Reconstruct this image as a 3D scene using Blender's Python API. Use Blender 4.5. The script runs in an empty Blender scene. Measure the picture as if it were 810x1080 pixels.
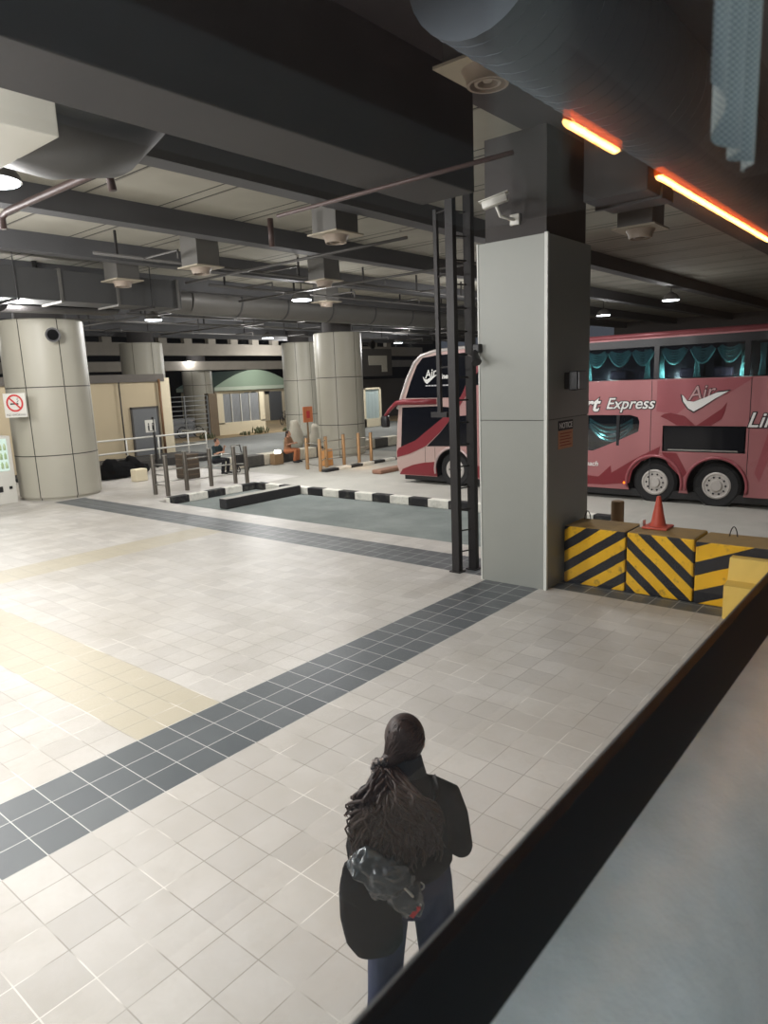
import bpy, bmesh, math, random
from mathutils import Vector, Matrix, noise
random.seed(7)
SC = bpy.context.scene
COL = SC.collection
PI = math.pi
rad = math.radians

# ------------------------------------------------------------------ materials
def lin(c):
    return tuple(((v/255)/12.92 if v/255 <= .04045 else ((v/255+.055)/1.055)**2.4) for v in c)

class NT:
    """small node-expression helper"""
    def __init__(s, name):
        s.m = bpy.data.materials.new(name); s.m.use_nodes = True
        s.t = s.m.node_tree; s.t.nodes.clear()
        s.out = s.t.nodes.new('ShaderNodeOutputMaterial')
    def n(s, typ, **kw):
        nd = s.t.nodes.new(typ)
        for k, v in kw.items(): setattr(nd, k, v)
        return nd
    def put(s, sock, v):
        if isinstance(v, bpy.types.NodeSocket): s.t.links.new(v, sock)
        else:
            if isinstance(v, tuple) and len(v) == 3 and sock.type == 'RGBA': v = v+(1,)
            sock.default_value = v
    def math(s, op, a, b=0.0, c=None):
        nd = s.n('ShaderNodeMath', operation=op)
        s.put(nd.inputs[0], a); s.put(nd.inputs[1], b)
        if c is not None: s.put(nd.inputs[2], c)
        return nd.outputs[0]
    def coord(s, which='Object'):
        return s.n('ShaderNodeTexCoord').outputs[which]
    def xyz(s, v=None):
        nd = s.n('ShaderNodeSeparateXYZ'); s.put(nd.inputs[0], v if v is not None else s.coord())
        return nd.outputs
    def noise(s, scale, detail=3.0, rough=.6, vec=None):
        nd = s.n('ShaderNodeTexNoise'); s.put(nd.inputs['Scale'], scale); s.put(nd.inputs['Detail'], detail)
        s.put(nd.inputs['Roughness'], rough); s.put(nd.inputs['Vector'], vec if vec is not None else s.coord())
        return nd.outputs['Fac']
    def mix(s, f, a, b):
        nd = s.n('ShaderNodeMix', data_type='RGBA'); s.put(nd.inputs[0], f)
        s.put(nd.inputs[6], a); s.put(nd.inputs[7], b); return nd.outputs[2]
    def ramp(s, f, lo, hi, a=0.0, b=1.0):
        nd = s.n('ShaderNodeMapRange'); nd.clamp = True
        for i, v in enumerate((f, lo, hi, a, b)): s.put(nd.inputs[i], v)
        return nd.outputs[0]
    def band(s, x, lo, hi):
        return s.math('MULTIPLY', s.math('GREATER_THAN', x, lo), s.math('LESS_THAN', x, hi))
    def bsdf(s, col, rough=.6, metal=0.0, spec=.5, bump=None, bstr=.3, emis=None, estr=0.0):
        b = s.n('ShaderNodeBsdfPrincipled')
        s.put(b.inputs['Base Color'], col); s.put(b.inputs['Roughness'], rough)
        s.put(b.inputs['Metallic'], metal); s.put(b.inputs['Specular IOR Level'], spec)
        if emis is not None:
            s.put(b.inputs['Emission Color'], emis); s.put(b.inputs['Emission Strength'], estr)
        if bump is not None:
            bp = s.n('ShaderNodeBump'); s.put(bp.inputs['Strength'], bstr); s.put(bp.inputs['Distance'], .01)
            s.put(bp.inputs['Height'], bump); s.t.links.new(bp.outputs[0], b.inputs['Normal'])
        s.t.links.new(b.outputs[0], s.out.inputs[0]); return b

def pm(name, c, rough=.6, metal=0.0, var=.12, scale=6.0, bump=0.0, spec=.5):
    """plain procedural material: colour with soft noise variation"""
    k = NT(name); c = lin(c)
    f = k.noise(scale, 5.0)
    col = k.mix(f, tuple(v*(1-var) for v in c), tuple(min(1, v*(1+var)) for v in c))
    k.bsdf(col, rough, metal, spec, k.noise(scale*8) if bump else None, bump)
    return k.m

def em(name, c, strength, back=True):
    k = NT(name)
    e = k.n('ShaderNodeEmission'); k.put(e.inputs[0], lin(c)); k.put(e.inputs[1], strength)
    k.t.links.new(e.outputs[0], k.out.inputs[0]); return k.m

M = {}
def floor_mat():
    k = NT('tile_paving'); x, y, z = k.xyz()
    T = .3
    def line(v, w):
        f = k.math('FRACT', k.math('DIVIDE', v, T))
        d = k.math('MINIMUM', f, k.math('SUBTRACT', 1.0, f))
        return k.math('LESS_THAN', d, w/T/2)
    grout = k.math('MAXIMUM', line(x, .008), line(y, .008))
    cell = k.n('ShaderNodeCombineXYZ')
    k.put(cell.inputs[0], k.math('FLOOR', k.math('DIVIDE', x, T))); k.put(cell.inputs[1], k.math('FLOOR', k.math('DIVIDE', y, T)))
    wn = k.n('ShaderNodeTexWhiteNoise', noise_dimensions='2D'); k.put(wn.inputs[0], cell.outputs[0])
    rnd = wn.outputs[0]
    dark = k.math('MAXIMUM', k.math('MULTIPLY', k.band(x, -.9, 0), k.math('LESS_THAN', y, 8.1)), k.math('MULTIPLY', k.band(y, 7.5, 8.4), k.math('GREATER_THAN', x, -15.3)))
    beige = k.math('MAXIMUM', k.math('MULTIPLY', k.band(y, 1.5, 2.4), k.math('LESS_THAN', x, -.9)), k.math('MULTIPLY', k.band(x, -8.4, -7.5), k.band(y, 2.4, 7.5)))
    stain = k.noise(.6, 6.0, .7)
    fine = k.noise(30, 4.0)
    light = k.mix(rnd, lin((190, 186, 181)), lin((208, 204, 198)))
    light = k.mix(k.ramp(stain, .4, .75), light, lin((176, 170, 160)))
    light = k.mix(k.math('MULTIPLY', beige, .75), light, lin((186, 176, 150)))
    light = k.mix(k.math('MULTIPLY', fine, .25), light, lin((160, 152, 142)))
    dk = k.mix(rnd, lin((82, 87, 90)), lin((99, 103, 105)))
    dk = k.mix(k.ramp(stain, .4, .8), dk, lin((74, 79, 83)))
    col = k.mix(dark, light, dk)
    gl = k.noise(1.3, 2.0)
    gcol = k.mix(k.ramp(gl, .5, .6), lin((150, 144, 135)), lin((228, 224, 216)))
    gcol = k.mix(dark, gcol, lin((205, 205, 200)))
    col = k.mix(k.math('MULTIPLY', grout, .85), col, gcol)
    k.bsdf(col, k.ramp(fine, .2, .8, .33, .5), 0, .4, k.math('SUBTRACT', k.math('MULTIPLY', fine, .3), grout), .12)
    return k.m
M['tiles'] = floor_mat()

def asphalt(name, a, b, rough=.85):
    k = NT(name)
    f = k.ramp(k.noise(.8, 8.0, .7), .3, .7)
    col = k.mix(f, lin(a), lin(b)); col = k.mix(k.math('MULTIPLY', k.noise(60, 2.0), .35), col, lin(tuple(v*.8 for v in a)))
    k.bsdf(col, rough, 0, .3, k.noise(80), .3); return k.m
M['bay'] = asphalt('worn_asphalt', (112, 120, 118), (146, 152, 148))
M['drive'] = asphalt('pale_paving', (176, 174, 166), (196, 193, 184))
M['road'] = asphalt('grey_road', (122, 124, 122), (146, 147, 142))
M['sand'] = asphalt('sandy_ground', (146, 126, 94), (178, 158, 122))

def slab_mat():
    k = NT('precast_slab'); x, y, z = k.xyz()
    f = k.math('FRACT', k.math('DIVIDE', k.math('ADD', y, .3), 1.6))
    l1 = k.math('LESS_THAN', f, .022); l2 = k.band(f, .16, .182); l3 = k.band(f, .19, .197)
    ln = k.math('MAXIMUM', l1, k.math('MAXIMUM', l2, l3))
    sp = k.n('ShaderNodeTexVoronoi'); k.put(sp.inputs['Scale'], .9); k.put(sp.inputs['Vector'], k.coord())
    dots = k.math('LESS_THAN', sp.outputs['Distance'], .035)
    col = k.mix(k.noise(1.2, 6.0), lin((140, 137, 127)), lin((170, 167, 156)))
    col = k.mix(k.math('MAXIMUM', ln, dots), col, lin((62, 60, 58)))
    k.bsdf(col, .85, 0, .2, k.noise(25), .2); return k.m
M['slab'] = slab_mat()

def clad_mat(name, c, zs, nseg, phase):
    """round column cladding: dark joints at heights zs and at nseg angles"""
    k = NT(name); x, y, z = k.xyz()
    j = 0.0
    for h in zs:
        b = k.band(z, h-.014, h+.014); j = b if j == 0.0 else k.math('MAXIMUM', j, b)
    a = k.math('ARCTAN2', y, x)
    f = k.math('FRACT', k.math('ADD', k.math('DIVIDE', a, 2*PI/nseg), phase+10))
    j = k.math('MAXIMUM', j, k.math('LESS_THAN', k.math('MINIMUM', f, k.math('SUBTRACT', 1.0, f)), .013))
    c = lin(c)
    col = k.mix(k.noise(1.5, 5.0), tuple(v*.9 for v in c), tuple(v*1.06 for v in c))
    col = k.mix(j, col, lin((52, 50, 46)))
    k.bsdf(col, .42, 0, .4); return k.m
M['clad'] = clad_mat('column_cladding', (176, 172, 158), (1.3, 3.25), 7, .07)

def stripe_mat(name, ang, off, w=.29, pale=False):
    """hazard stripes: diagonal over local x and z"""
    k = NT(name); x, y, z = k.xyz()
    t = k.math('ADD', k.math('MULTIPLY', x, math.cos(ang)), k.math('MULTIPLY', z, math.sin(ang)))
    t = k.math('ADD', t, k.math('MULTIPLY', k.math('SUBTRACT', k.noise(3.0), .5), .02))
    f = k.math('FRACT', k.math('ADD', k.math('DIVIDE', t, w), off+20))
    blk = k.math('LESS_THAN', f, .47)
    yel = k.mix(k.noise(4, 6.0), lin((214, 160, 22)), lin((240, 190, 40)))
    yel = k.mix(k.ramp(k.noise(9, 6.0), .58, .72), yel, lin((150, 118, 50)))
    bl = k.mix(k.noise(6), lin((24, 24, 28)), lin((44, 44, 48)))
    col = k.mix(blk, yel, bl)
    geo = k.n('ShaderNodeNewGeometry'); nz = k.xyz(geo.outputs['Normal'])[2]
    top = k.math('GREATER_THAN', nz, .7)
    dirt = k.mix(k.noise(7, 6.0), lin((120, 100, 70)), lin((176, 140, 76)))
    col = k.mix(top, col, dirt)
    k.bsdf(col, .7, 0, .3, k.noise(20), .3); return k.m

def kerb_mat(name, axis, length, off=0.0, a=(225, 222, 212), b=(38, 38, 40)):
    k = NT(name); c = k.xyz()[axis]
    f = k.math('FRACT', k.math('ADD', k.math('DIVIDE', c, length*2), 20+off))
    col = k.mix(k.math('LESS_THAN', f, .5), lin(a), lin(b))
    col = k.mix(k.ramp(k.noise(5, 6.0), .5, .8, 0, .6), col, lin((120, 116, 108)))
    k.bsdf(col, .75, 0, .3); return k.m
M['kerb_x'] = kerb_mat('kerb_paint_x', 0, .62, .1)
M['kerb_y'] = kerb_mat('kerb_paint_y', 1, .64, .66)
M['kerb_island'] = kerb_mat('kerb_paint_island', 1, .64, .86)
M['bench_kerb'] = kerb_mat('bench_kerb_paint', 1, .95, 0, (215, 208, 190), (84, 82, 78))

def stripes_tex(name, c, d, axis, pitch, duty=.5, rough=.5, metal=0.0):
    k = NT(name); v = k.xyz()[axis]
    f = k.math('FRACT', k.math('ADD', k.math('DIVIDE', v, pitch), 50.0))
    col = k.mix(k.math('LESS_THAN', f, duty), lin(c), lin(d))
    k.bsdf(col, rough, metal, .4); return k.m

M['concrete'] = pm('concrete', (140, 134, 124), .85, var=.2, scale=1.5, bump=.25)
M['beam'] = pm('grimy_beam_concrete', (66, 63, 62), .85, var=.3, scale=1.2, bump=.2)
M['rib'] = pm('dark_painted_rib', (74, 74, 76), .7, var=.15, scale=1.2)
M['duct'] = pm('galvanised_duct', (104, 102, 98), .5, .25, var=.14, scale=2.0)
M['duct_dark'] = pm('dark_duct', (70, 70, 70), .55, .15, var=.15, scale=2.0)
M['duct_lit'] = pm('lamp_lit_duct', (196, 194, 184), .6, var=.06)  # light of the nearby lamp put into the duct's pale colour
M['flange'] = pm('cream_diffuser', (168, 158, 140), .6, var=.08)
M['nozzle'] = pm('diffuser_nozzle', (150, 136, 122), .5, var=.08)
M['steel'] = pm('stainless_steel', (170, 168, 162), .3, .85, var=.1, scale=4)
M['post_steel'] = pm('weathered_steel', (104, 98, 90), .38, .6, var=.2, scale=5)
M['post_warm_lit'] = pm('warm_lit_steel', (176, 142, 104), .4, .5, var=.15, scale=5)  # steel tinted with the warm light falling on this row
M['dark_steel'] = pm('dark_painted_steel', (42, 40, 40), .45, .4, var=.2, scale=4)
M['rust_pipe'] = pm('red_brown_pipe', (62, 44, 40), .55, .1, var=.2, scale=4)
M['pipe'] = pm('grey_pipe', (84, 82, 80), .5, .3, var=.12, scale=4)
M['panel'] = pm('pillar_panel', (142, 144, 138), .4, .05, var=.05, scale=1.0)
M['trimwhite'] = pm('pale_edge_trim', (205, 206, 200), .4, var=.04)
M['cream'] = pm('cream_wall_paint', (196, 180, 150), .8, var=.06, scale=1.0)
M['cream2'] = pm('pale_wall_paint', (222, 210, 182), .8, var=.06, scale=1.0)
M['grey_door'] = pm('grey_door_paint', (112, 114, 116), .5, var=.06)
M['dark'] = pm('near_black', (22, 22, 24), .5, var=.2)
M['black_plastic'] = pm('black_plastic', (30, 30, 32), .4, var=.15)
M['white_plastic'] = pm('white_plastic', (214, 212, 204), .4, var=.05)
M['grey_plastic'] = pm('grey_plastic', (140, 142, 142), .4, var=.05)
M['rubber'] = pm('black_rubber', (17, 17, 18), .65, var=.2, spec=.25)
M['tyre'] = pm('tyre_rubber', (26, 26, 28), .8, var=.2)
M['brown'] = pm('brown_block', (140, 112, 80), .8, var=.15)
M['orange_cone'] = pm('cone_orange', (202, 80, 58), .5, var=.08)
M['orange_board'] = pm('orange_board', (206, 118, 70), .6, var=.08)
M['sack'] = pm('white_sack', (186, 180, 164), .85, var=.12, bump=.3)
M['green_roof'] = pm('pale_green_roof', (146, 164, 142), .7, var=.08, scale=.6)
M['bush'] = pm('scrub_green', (92, 98, 70), .9, var=.3, scale=9)
# bus paint
def bus_paint():
    k = NT('bus_silver_pink_paint'); x, y, z = k.xyz()
    rear = k.ramp(x, -4.5, -2.5)
    col = k.mix(rear, lin((190, 166, 158)), lin((168, 108, 110)))
    col = k.mix(k.math('MULTIPLY', k.noise(3.0), .12), col, lin((150, 80, 84)))
    k.bsdf(col, .3, .15, .5); return k.m
M['bus'] = bus_paint()
M['maroon'] = pm('bus_maroon_paint', (126, 42, 50), .28, .1, var=.08)
M['roseband'] = pm('bus_rose_paint', (156, 82, 88), .3, .1, var=.08)
M['bus_white'] = pm('bus_white_lettering', (232, 230, 226), .45, var=.03)
M['bus_dark'] = pm('bus_black_trim', (20, 20, 26), .3, var=.2)
M['bus_glass'] = pm('bus_tinted_glass', (13, 15, 22), .1, 0, var=.2, spec=.25)
M['curtain_teal'] = stripes_tex('teal_swag_cloth', (60, 130, 124), (150, 206, 194), 2, .036, .5, .7)
M['rim'] = pm('alloy_rim', (192, 186, 180), .4, .1, var=.08)
M['amber'] = em('amber_marker', (255, 120, 30), 3.0)
def clear_glass(name, refl, tint=(255, 255, 255), rough=.02):
    k = NT(name)
    t = k.n('ShaderNodeBsdfTransparent'); k.put(t.inputs[0], lin(tint))
    g = k.n('ShaderNodeBsdfGlossy'); k.put(g.inputs['Roughness'], rough); k.put(g.inputs[0], (1, 1, 1))
    mx = k.n('ShaderNodeMixShader'); k.put(mx.inputs[0], refl)
    k.t.links.new(t.outputs[0], mx.inputs[1]); k.t.links.new(g.outputs[0], mx.inputs[2])
    k.t.links.new(mx.outputs[0], k.out.inputs[0]); return k.m
M['coach_glass'] = clear_glass('coach_window_glass', .06, (190, 198, 206))
def dusty_pane():
    k = NT('window_pane_glass')
    t = k.n('ShaderNodeBsdfTransparent'); g = k.n('ShaderNodeBsdfGlossy'); k.put(g.inputs['Roughness'], .02)
    g2 = k.n('ShaderNodeBsdfGlossy'); k.put(g2.inputs['Roughness'], .5)
    m1 = k.n('ShaderNodeMixShader'); k.put(m1.inputs[0], .05); m2 = k.n('ShaderNodeMixShader')
    k.put(m2.inputs[0], k.ramp(k.noise(2.2, 3.0), .35, .8, .0, .016))
    k.t.links.new(t.outputs[0], m1.inputs[1]); k.t.links.new(g.outputs[0], m1.inputs[2])
    k.t.links.new(m1.outputs[0], m2.inputs[1]); k.t.links.new(g2.outputs[0], m2.inputs[2])
    k.t.links.new(m2.outputs[0], k.out.inputs[0]); return k.m
M['pane'] = dusty_pane()

# ------------------------------------------------------------------ mesh helpers
class MB:
    def __init__(s): s.bm = bmesh.new(); s.mi = 0
    def _face(s, vs):
        try:
            f = s.bm.faces.new(vs); f.material_index = s.mi; return f
        except ValueError: return None
    def box(s, a, b, mtx=None, bev=0.0):
        x0, y0, z0 = a; x1, y1, z1 = b
        if bev > 0:
            t = bmesh.new(); bmesh.ops.create_cube(t, size=1)
            for v in t.verts: v.co = Vector(((v.co.x+.5)*(x1-x0)+x0, (v.co.y+.5)*(y1-y0)+y0, (v.co.z+.5)*(z1-z0)+z0))
            bmesh.ops.bevel(t, geom=list(t.edges), offset=bev, segments=2, affect='EDGES', profile=.5)
            mp = {}
            for v in t.verts: mp[v] = s.bm.verts.new(mtx @ v.co if mtx else v.co)
            for f in t.faces: s._face([mp[v] for v in f.verts])
            t.free(); return s
        c = [(x0, y0, z0), (x1, y0, z0), (x1, y1, z0), (x0, y1, z0), (x0, y0, z1), (x1, y0, z1), (x1, y1, z1), (x0, y1, z1)]
        v = [s.bm.verts.new(mtx @ Vector(p) if mtx else p) for p in c]
        for f in ((0, 3, 2, 1), (4, 5, 6, 7), (0, 1, 5, 4), (1, 2, 6, 5), (2, 3, 7, 6), (3, 0, 4, 7)): s._face([v[i] for i in f])
        return s
    def tube(s, pts, r, n=10, side=None, caps=True, flat=1.0, round_ends=False):
        """swept tube; r number, list, or list of (rx, ry); side = hint for the rx direction"""
        pts = [Vector(p) for p in pts]
        rs = [(q if isinstance(q, tuple) else (q, q*flat)) for q in (r if isinstance(r, list) else [r]*len(pts))]
        if round_ends:
            d0 = (pts[0]-pts[1]).normalized(); d1 = (pts[-1]-pts[-2]).normalized()
            m0, m1 = min(rs[0]), min(rs[-1])
            pre, pr_, post, po_ = [], [], [], []
            for t in (.95, .7, .38):
                k = math.sqrt(1-t*t)
                pre.append(pts[0]+d0*m0*t); pr_.append((rs[0][0]*k, rs[0][1]*k))
                post.insert(0, pts[-1]+d1*m1*t); po_.insert(0, (rs[-1][0]*k, rs[-1][1]*k))
            pts = pre+pts+post; rs = pr_+rs+po_
        N = len(pts); rings = []
        up = None
        for i in range(N):
            t = (pts[min(i+1, N-1)]-pts[max(i-1, 0)]).normalized()
            if up is None:
                h = Vector(side) if side else (Vector((1, 0, 0)) if abs(t.x) < .9 else Vector((0, 1, 0)))
                a = (h-t*h.dot(t)).normalized()
            else:
                h = Vector(side) if side else up
                a = (h-t*h.dot(t))
                a = a.normalized() if a.length > 1e-4 else up
            up = a; b = t.cross(a)
            rings.append([s.bm.verts.new(pts[i]+a*math.cos(2*PI*k/n)*rs[i][0]+b*math.sin(2*PI*k/n)*rs[i][1]) for k in range(n)])
        for i in range(N-1):
            for k in range(n): s._face([rings[i][k], rings[i][(k+1) % n], rings[i+1][(k+1) % n], rings[i+1][k]])
        if caps: s._face(list(reversed(rings[0]))); s._face(rings[-1])
        return s
    def lathe(s, prof, c=(0, 0, 0), n=32, axis='z', caps=True):
        """profile [(r, h)] spun about the axis through c"""
        rings = []
        for r, h in prof:
            ring = []
            for k in range(n):
                a = 2*PI*k/n; u, v = r*math.cos(a), r*math.sin(a)
                p = {'z': (u, v, h), 'y': (v, h, u), 'x': (h, u, v)}[axis]
                ring.append(s.bm.verts.new((p[0]+c[0], p[1]+c[1], p[2]+c[2])))
            rings.append(ring)
        for i in range(len(rings)-1):
            for k in range(n): s._face([rings[i][k], rings[i][(k+1) % n], rings[i+1][(k+1) % n], rings[i+1][k]])
        if caps: s._face(list(reversed(rings[0]))); s._face(rings[-1])
        return s
    def prism(s, poly, lo, hi, axis='y'):
        """polygon of (a, b) extruded along axis from lo to hi: y -> (a, lo, b); x -> (lo, a, b); z -> (a, b, lo)"""
        def p(a, b, h): return {'y': (a, h, b), 'x': (h, a, b), 'z': (a, b, h)}[axis]
        v0 = [s.bm.verts.new(p(a, b, lo)) for a, b in poly]; v1 = [s.bm.verts.new(p(a, b, hi)) for a, b in poly]
        n = len(poly)
        s._face(list(reversed(v0))); s._face(v1)
        for i in range(n): s._face([v0[i], v0[(i+1) % n], v1[(i+1) % n], v1[i]])
        return s
    def ball(s, c, r, nu=16, nv=10, mtx=None):
        c = Vector(c); r = Vector(r) if not isinstance(r, (int, float)) else Vector((r, r, r))
        rings = []
        def q(th, ph):
            v = Vector((r.x*math.sin(th)*math.cos(ph), r.y*math.sin(th)*math.sin(ph), r.z*math.cos(th)))
            return (mtx @ v if mtx else v)+c
        top = s.bm.verts.new(q(0, 0)); bot = s.bm.verts.new(q(PI, 0))
        for i in range(1, nv): rings.append([s.bm.verts.new(q(PI*i/nv, 2*PI*k/nu)) for k in range(nu)])
        for k in range(nu):
            s._face([top, rings[0][k], rings[0][(k+1) % nu]]); s._face([bot, rings[-1][(k+1) % nu], rings[-1][k]])
        for i in range(len(rings)-1):
            for k in range(nu): s._face([rings[i][k], rings[i+1][k], rings[i+1][(k+1) % nu], rings[i][(k+1) % nu]])
        return s

def world(o):
    m = o.matrix_basis.copy()
    while o.parent: o = o.parent; m = o.matrix_basis @ m
    return m

def obj(name, mb, mats, parent=None, smooth=False, w=True):
    """one mesh object; with w the geometry was given in world coordinates"""
    bm = mb.bm
    bmesh.ops.recalc_face_normals(bm, faces=list(bm.faces))
    if parent is not None and w: bm.transform(world(parent).inverted())
    me = bpy.data.meshes.new(name); bm.to_mesh(me); bm.free()
    for m in (mats if isinstance(mats, (list, tuple)) else [mats]): me.materials.append(m)
    if smooth:
        me.shade_smooth() if smooth is True and hasattr(me, 'shade_smooth') else None
        for p in me.polygons: p.use_smooth = True
        if smooth == 'auto' and hasattr(me, 'set_sharp_from_angle'): me.set_sharp_from_angle(angle=rad(40))
    o = bpy.data.objects.new(name, me); COL.objects.link(o)
    if parent is not None: o.parent = parent
    return o

def thing(name, label, cat, loc=(0, 0, 0), rz=0.0, group=None):
    o = bpy.data.objects.new(name, None); COL.objects.link(o); o.empty_display_size = .1
    o.location = loc; o.rotation_euler = (0, 0, rz)
    o['label'] = label; o['category'] = cat
    if group: o['group'] = group
    return o
def tag(o, label, cat, group=None):
    o['label'] = label; o['category'] = cat
    if group: o['group'] = group
    return o
def recentre(o, p):
    """move a single-mesh thing's origin to p without moving the shape"""
    o.data.transform(Matrix.Translation(-Vector(p))); o.location = p; return o
def struct(name, mb, mats, parent=None, smooth=False):
    o = obj(name, mb, mats, parent, smooth); 
    if parent is None: o['kind'] = 'structure'
    return o
def dup(root, loc, rz=None, label=None, group=None):
    r = root.copy(); COL.objects.link(r); r.location = loc
    if rz is not None: r.rotation_euler = (0, 0, rz)
    if label: r['label'] = label
    if group: r['group'] = group
    for ch in list(root.children):
        c = ch.copy(); COL.objects.link(c); c.parent = r
        for g in list(ch.children):
            d = g.copy(); COL.objects.link(d); d.parent = c
    return r

def evaluated_mesh(o, name):
    dg = bpy.context.evaluated_depsgraph_get(); dg.update()
    return bpy.data.meshes.new_from_object(o.evaluated_get(dg), preserve_all_data_layers=True, depsgraph=dg)
def cut(o, cutters):
    """boolean the cutters (temporary objects) out of o"""
    for c in cutters:
        md = o.modifiers.new('cut', 'BOOLEAN'); md.object = c; md.operation = 'DIFFERENCE'; md.solver = 'EXACT'
        md.material_mode = 'TRANSFER'
    bpy.context.view_layer.update()
    me = evaluated_mesh(o, o.name); o.modifiers.clear(); old = o.data; o.data = me; me.name = o.name
    for c in cutters: bpy.data.objects.remove(c)
    return o
def text(name, s, size, mats, parent, origin, right, up, depth=.004, shear=0.0, bold=0.0, align='LEFT'):
    """lettering as a mesh standing at origin, along right and up"""
    cu = bpy.data.curves.new(name, 'FONT'); cu.body = s; cu.size = size; cu.extrude = depth; cu.shear = shear
    cu.offset = bold; cu.align_x = align
    t = bpy.data.objects.new(name+'_tmp', cu); COL.objects.link(t); bpy.context.view_layer.update()
    me = evaluated_mesh(t, name); bpy.data.objects.remove(t); bpy.data.curves.remove(cu)
    r = Vector(right).normalized(); u = Vector(up).normalized(); n = r.cross(u)
    m = Matrix(((r.x, u.x, n.x, origin[0]), (r.y, u.y, n.y, origin[1]), (r.z, u.z, n.z, origin[2]), (0, 0, 0, 1)))
    if parent is not None: m = world(parent).inverted() @ m
    me.transform(m); me.materials.clear(); me.materials.append(mats); me.name = name
    o = bpy.data.objects.new(name, me); COL.objects.link(o); o.parent = parent
    return o

def remeshed(name, mb, mats, parent, voxel, smooth_it=4, w=True):
    """fuse overlapping closed shapes into ONE continuous surface"""
    o = obj(name, mb, mats, parent, True, w)
    md = o.modifiers.new('fuse', 'REMESH'); md.mode = 'VOXEL'; md.voxel_size = voxel; md.use_smooth_shade = True
    if smooth_it:
        sm = o.modifiers.new('soft', 'SMOOTH'); sm.iterations = smooth_it; sm.factor = .5
    bpy.context.view_layer.update()
    me = evaluated_mesh(o, name); o.modifiers.clear(); o.data = me; me.name = name
    for p in me.polygons: p.use_smooth = True
    if not me.materials: me.materials.append(mats)
    return o

# ------------------------------------------------------------------ camera
cam = bpy.data.cameras.new('camera'); cob = bpy.data.objects.new('camera', cam); COL.objects.link(cob)
f_px, pitch, roll, yaw = 726.2223, .18841, -.041057, -.698435
fw = Vector((math.sin(yaw)*math.cos(pitch), math.cos(yaw)*math.cos(pitch), -math.sin(pitch)))
r0 = Vector((math.cos(yaw), -math.sin(yaw), 0)); u0 = r0.cross(fw)
R = r0*math.cos(roll)+u0*math.sin(roll); U = -r0*math.sin(roll)+u0*math.cos(roll)
cob.matrix_world = Matrix(((R.x, U.x, -fw.x, 4.455), (R.y, U.y, -fw.y, -1.355), (R.z, U.z, -fw.z, 3.042), (0, 0, 0, 1)))
cam.sensor_fit = 'VERTICAL'; cam.sensor_height = 36; cam.lens = f_px/1080*36
cam.clip_start = .02; cam.clip_end = 300
cam.dof.use_dof = True; cam.dof.focus_distance = 11; cam.dof.aperture_fstop = 7
SC.camera = cob

# ------------------------------------------------------------------ setting: ground
b = MB(); b.box((-15.3, -9, -.3), (7, 9.1, 0)); b.box((-30, -9, -.3), (-15.3, 9.1, 0)); b.box((-30, 9.1, -.3), (-12.5, 14.5, 0))
fl = struct('floor', b, M['tiles'])
b = MB(); b.box((-12.5, 9.1, -.4), (-.95, 12.55, -.15)); struct('floor_bus_bay', b, M['bay'])
b = MB(); b.box((-12.5, 12.55, -.35), (9, 22, 0)); b.box((-16, 14.5, -.35), (-12.5, 22, 0)); b.box((-.95, 9.1, -.35), (9, 12.55, 0)); struct('floor_driveway', b, M['drive'])
b = MB(); b.box((-30, 14.5, -.35), (-16, 40, -.02)); b.box((-16, 22, -.35), (9, 40, -.02)); struct('floor_road', b, M['road'])
b = MB(); b.box((-75, -9, -.4), (-30, 75, 0)); b.box((-30, 40, -.4), (25, 75, 0)); struct('ground_sand', b, M['sand'])
# kerbs painted black and white
b = MB(); b.box((-12.62, 9.35, -.15), (-12.38, 12.72, .06), bev=.02); struct('trim_1', b, M['kerb_y'])
b = MB(); b.box((-12.38, 12.48, -.15), (-.95, 12.72, .06), bev=.02); struct('trim_2', b, M['kerb_x'])
b = MB(); b.box((-12.5, 15.55, 0), (-12.25, 19.6, .1), bev=.02); struct('trim_3', b, M['kerb_island'])
b = MB(); b.box((-10.62, 9.75, -.15), (-10.3, 12.46, .13), bev=.03)
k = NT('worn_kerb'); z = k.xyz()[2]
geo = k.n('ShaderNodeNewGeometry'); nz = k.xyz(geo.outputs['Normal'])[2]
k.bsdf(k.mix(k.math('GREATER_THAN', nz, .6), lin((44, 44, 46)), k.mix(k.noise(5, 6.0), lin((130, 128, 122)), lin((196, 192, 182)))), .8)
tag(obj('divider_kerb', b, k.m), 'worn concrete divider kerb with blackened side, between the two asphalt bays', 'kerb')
b = MB(); b.box((-10.5, 15.9, 0), (-10.1, 17.3, .14), bev=.04)
tag(obj('wheel_stop', b, pm('reddish_kerb', (150, 112, 92), .8, var=.2)), 'short reddish concrete wheel stop in front of the bus nose', 'wheel stop')
b = MB(); b.box((-16.75, 14.6, 0), (-16.2, 32, .42), bev=.02); struct('trim_4', b, M['bench_kerb'])

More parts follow.
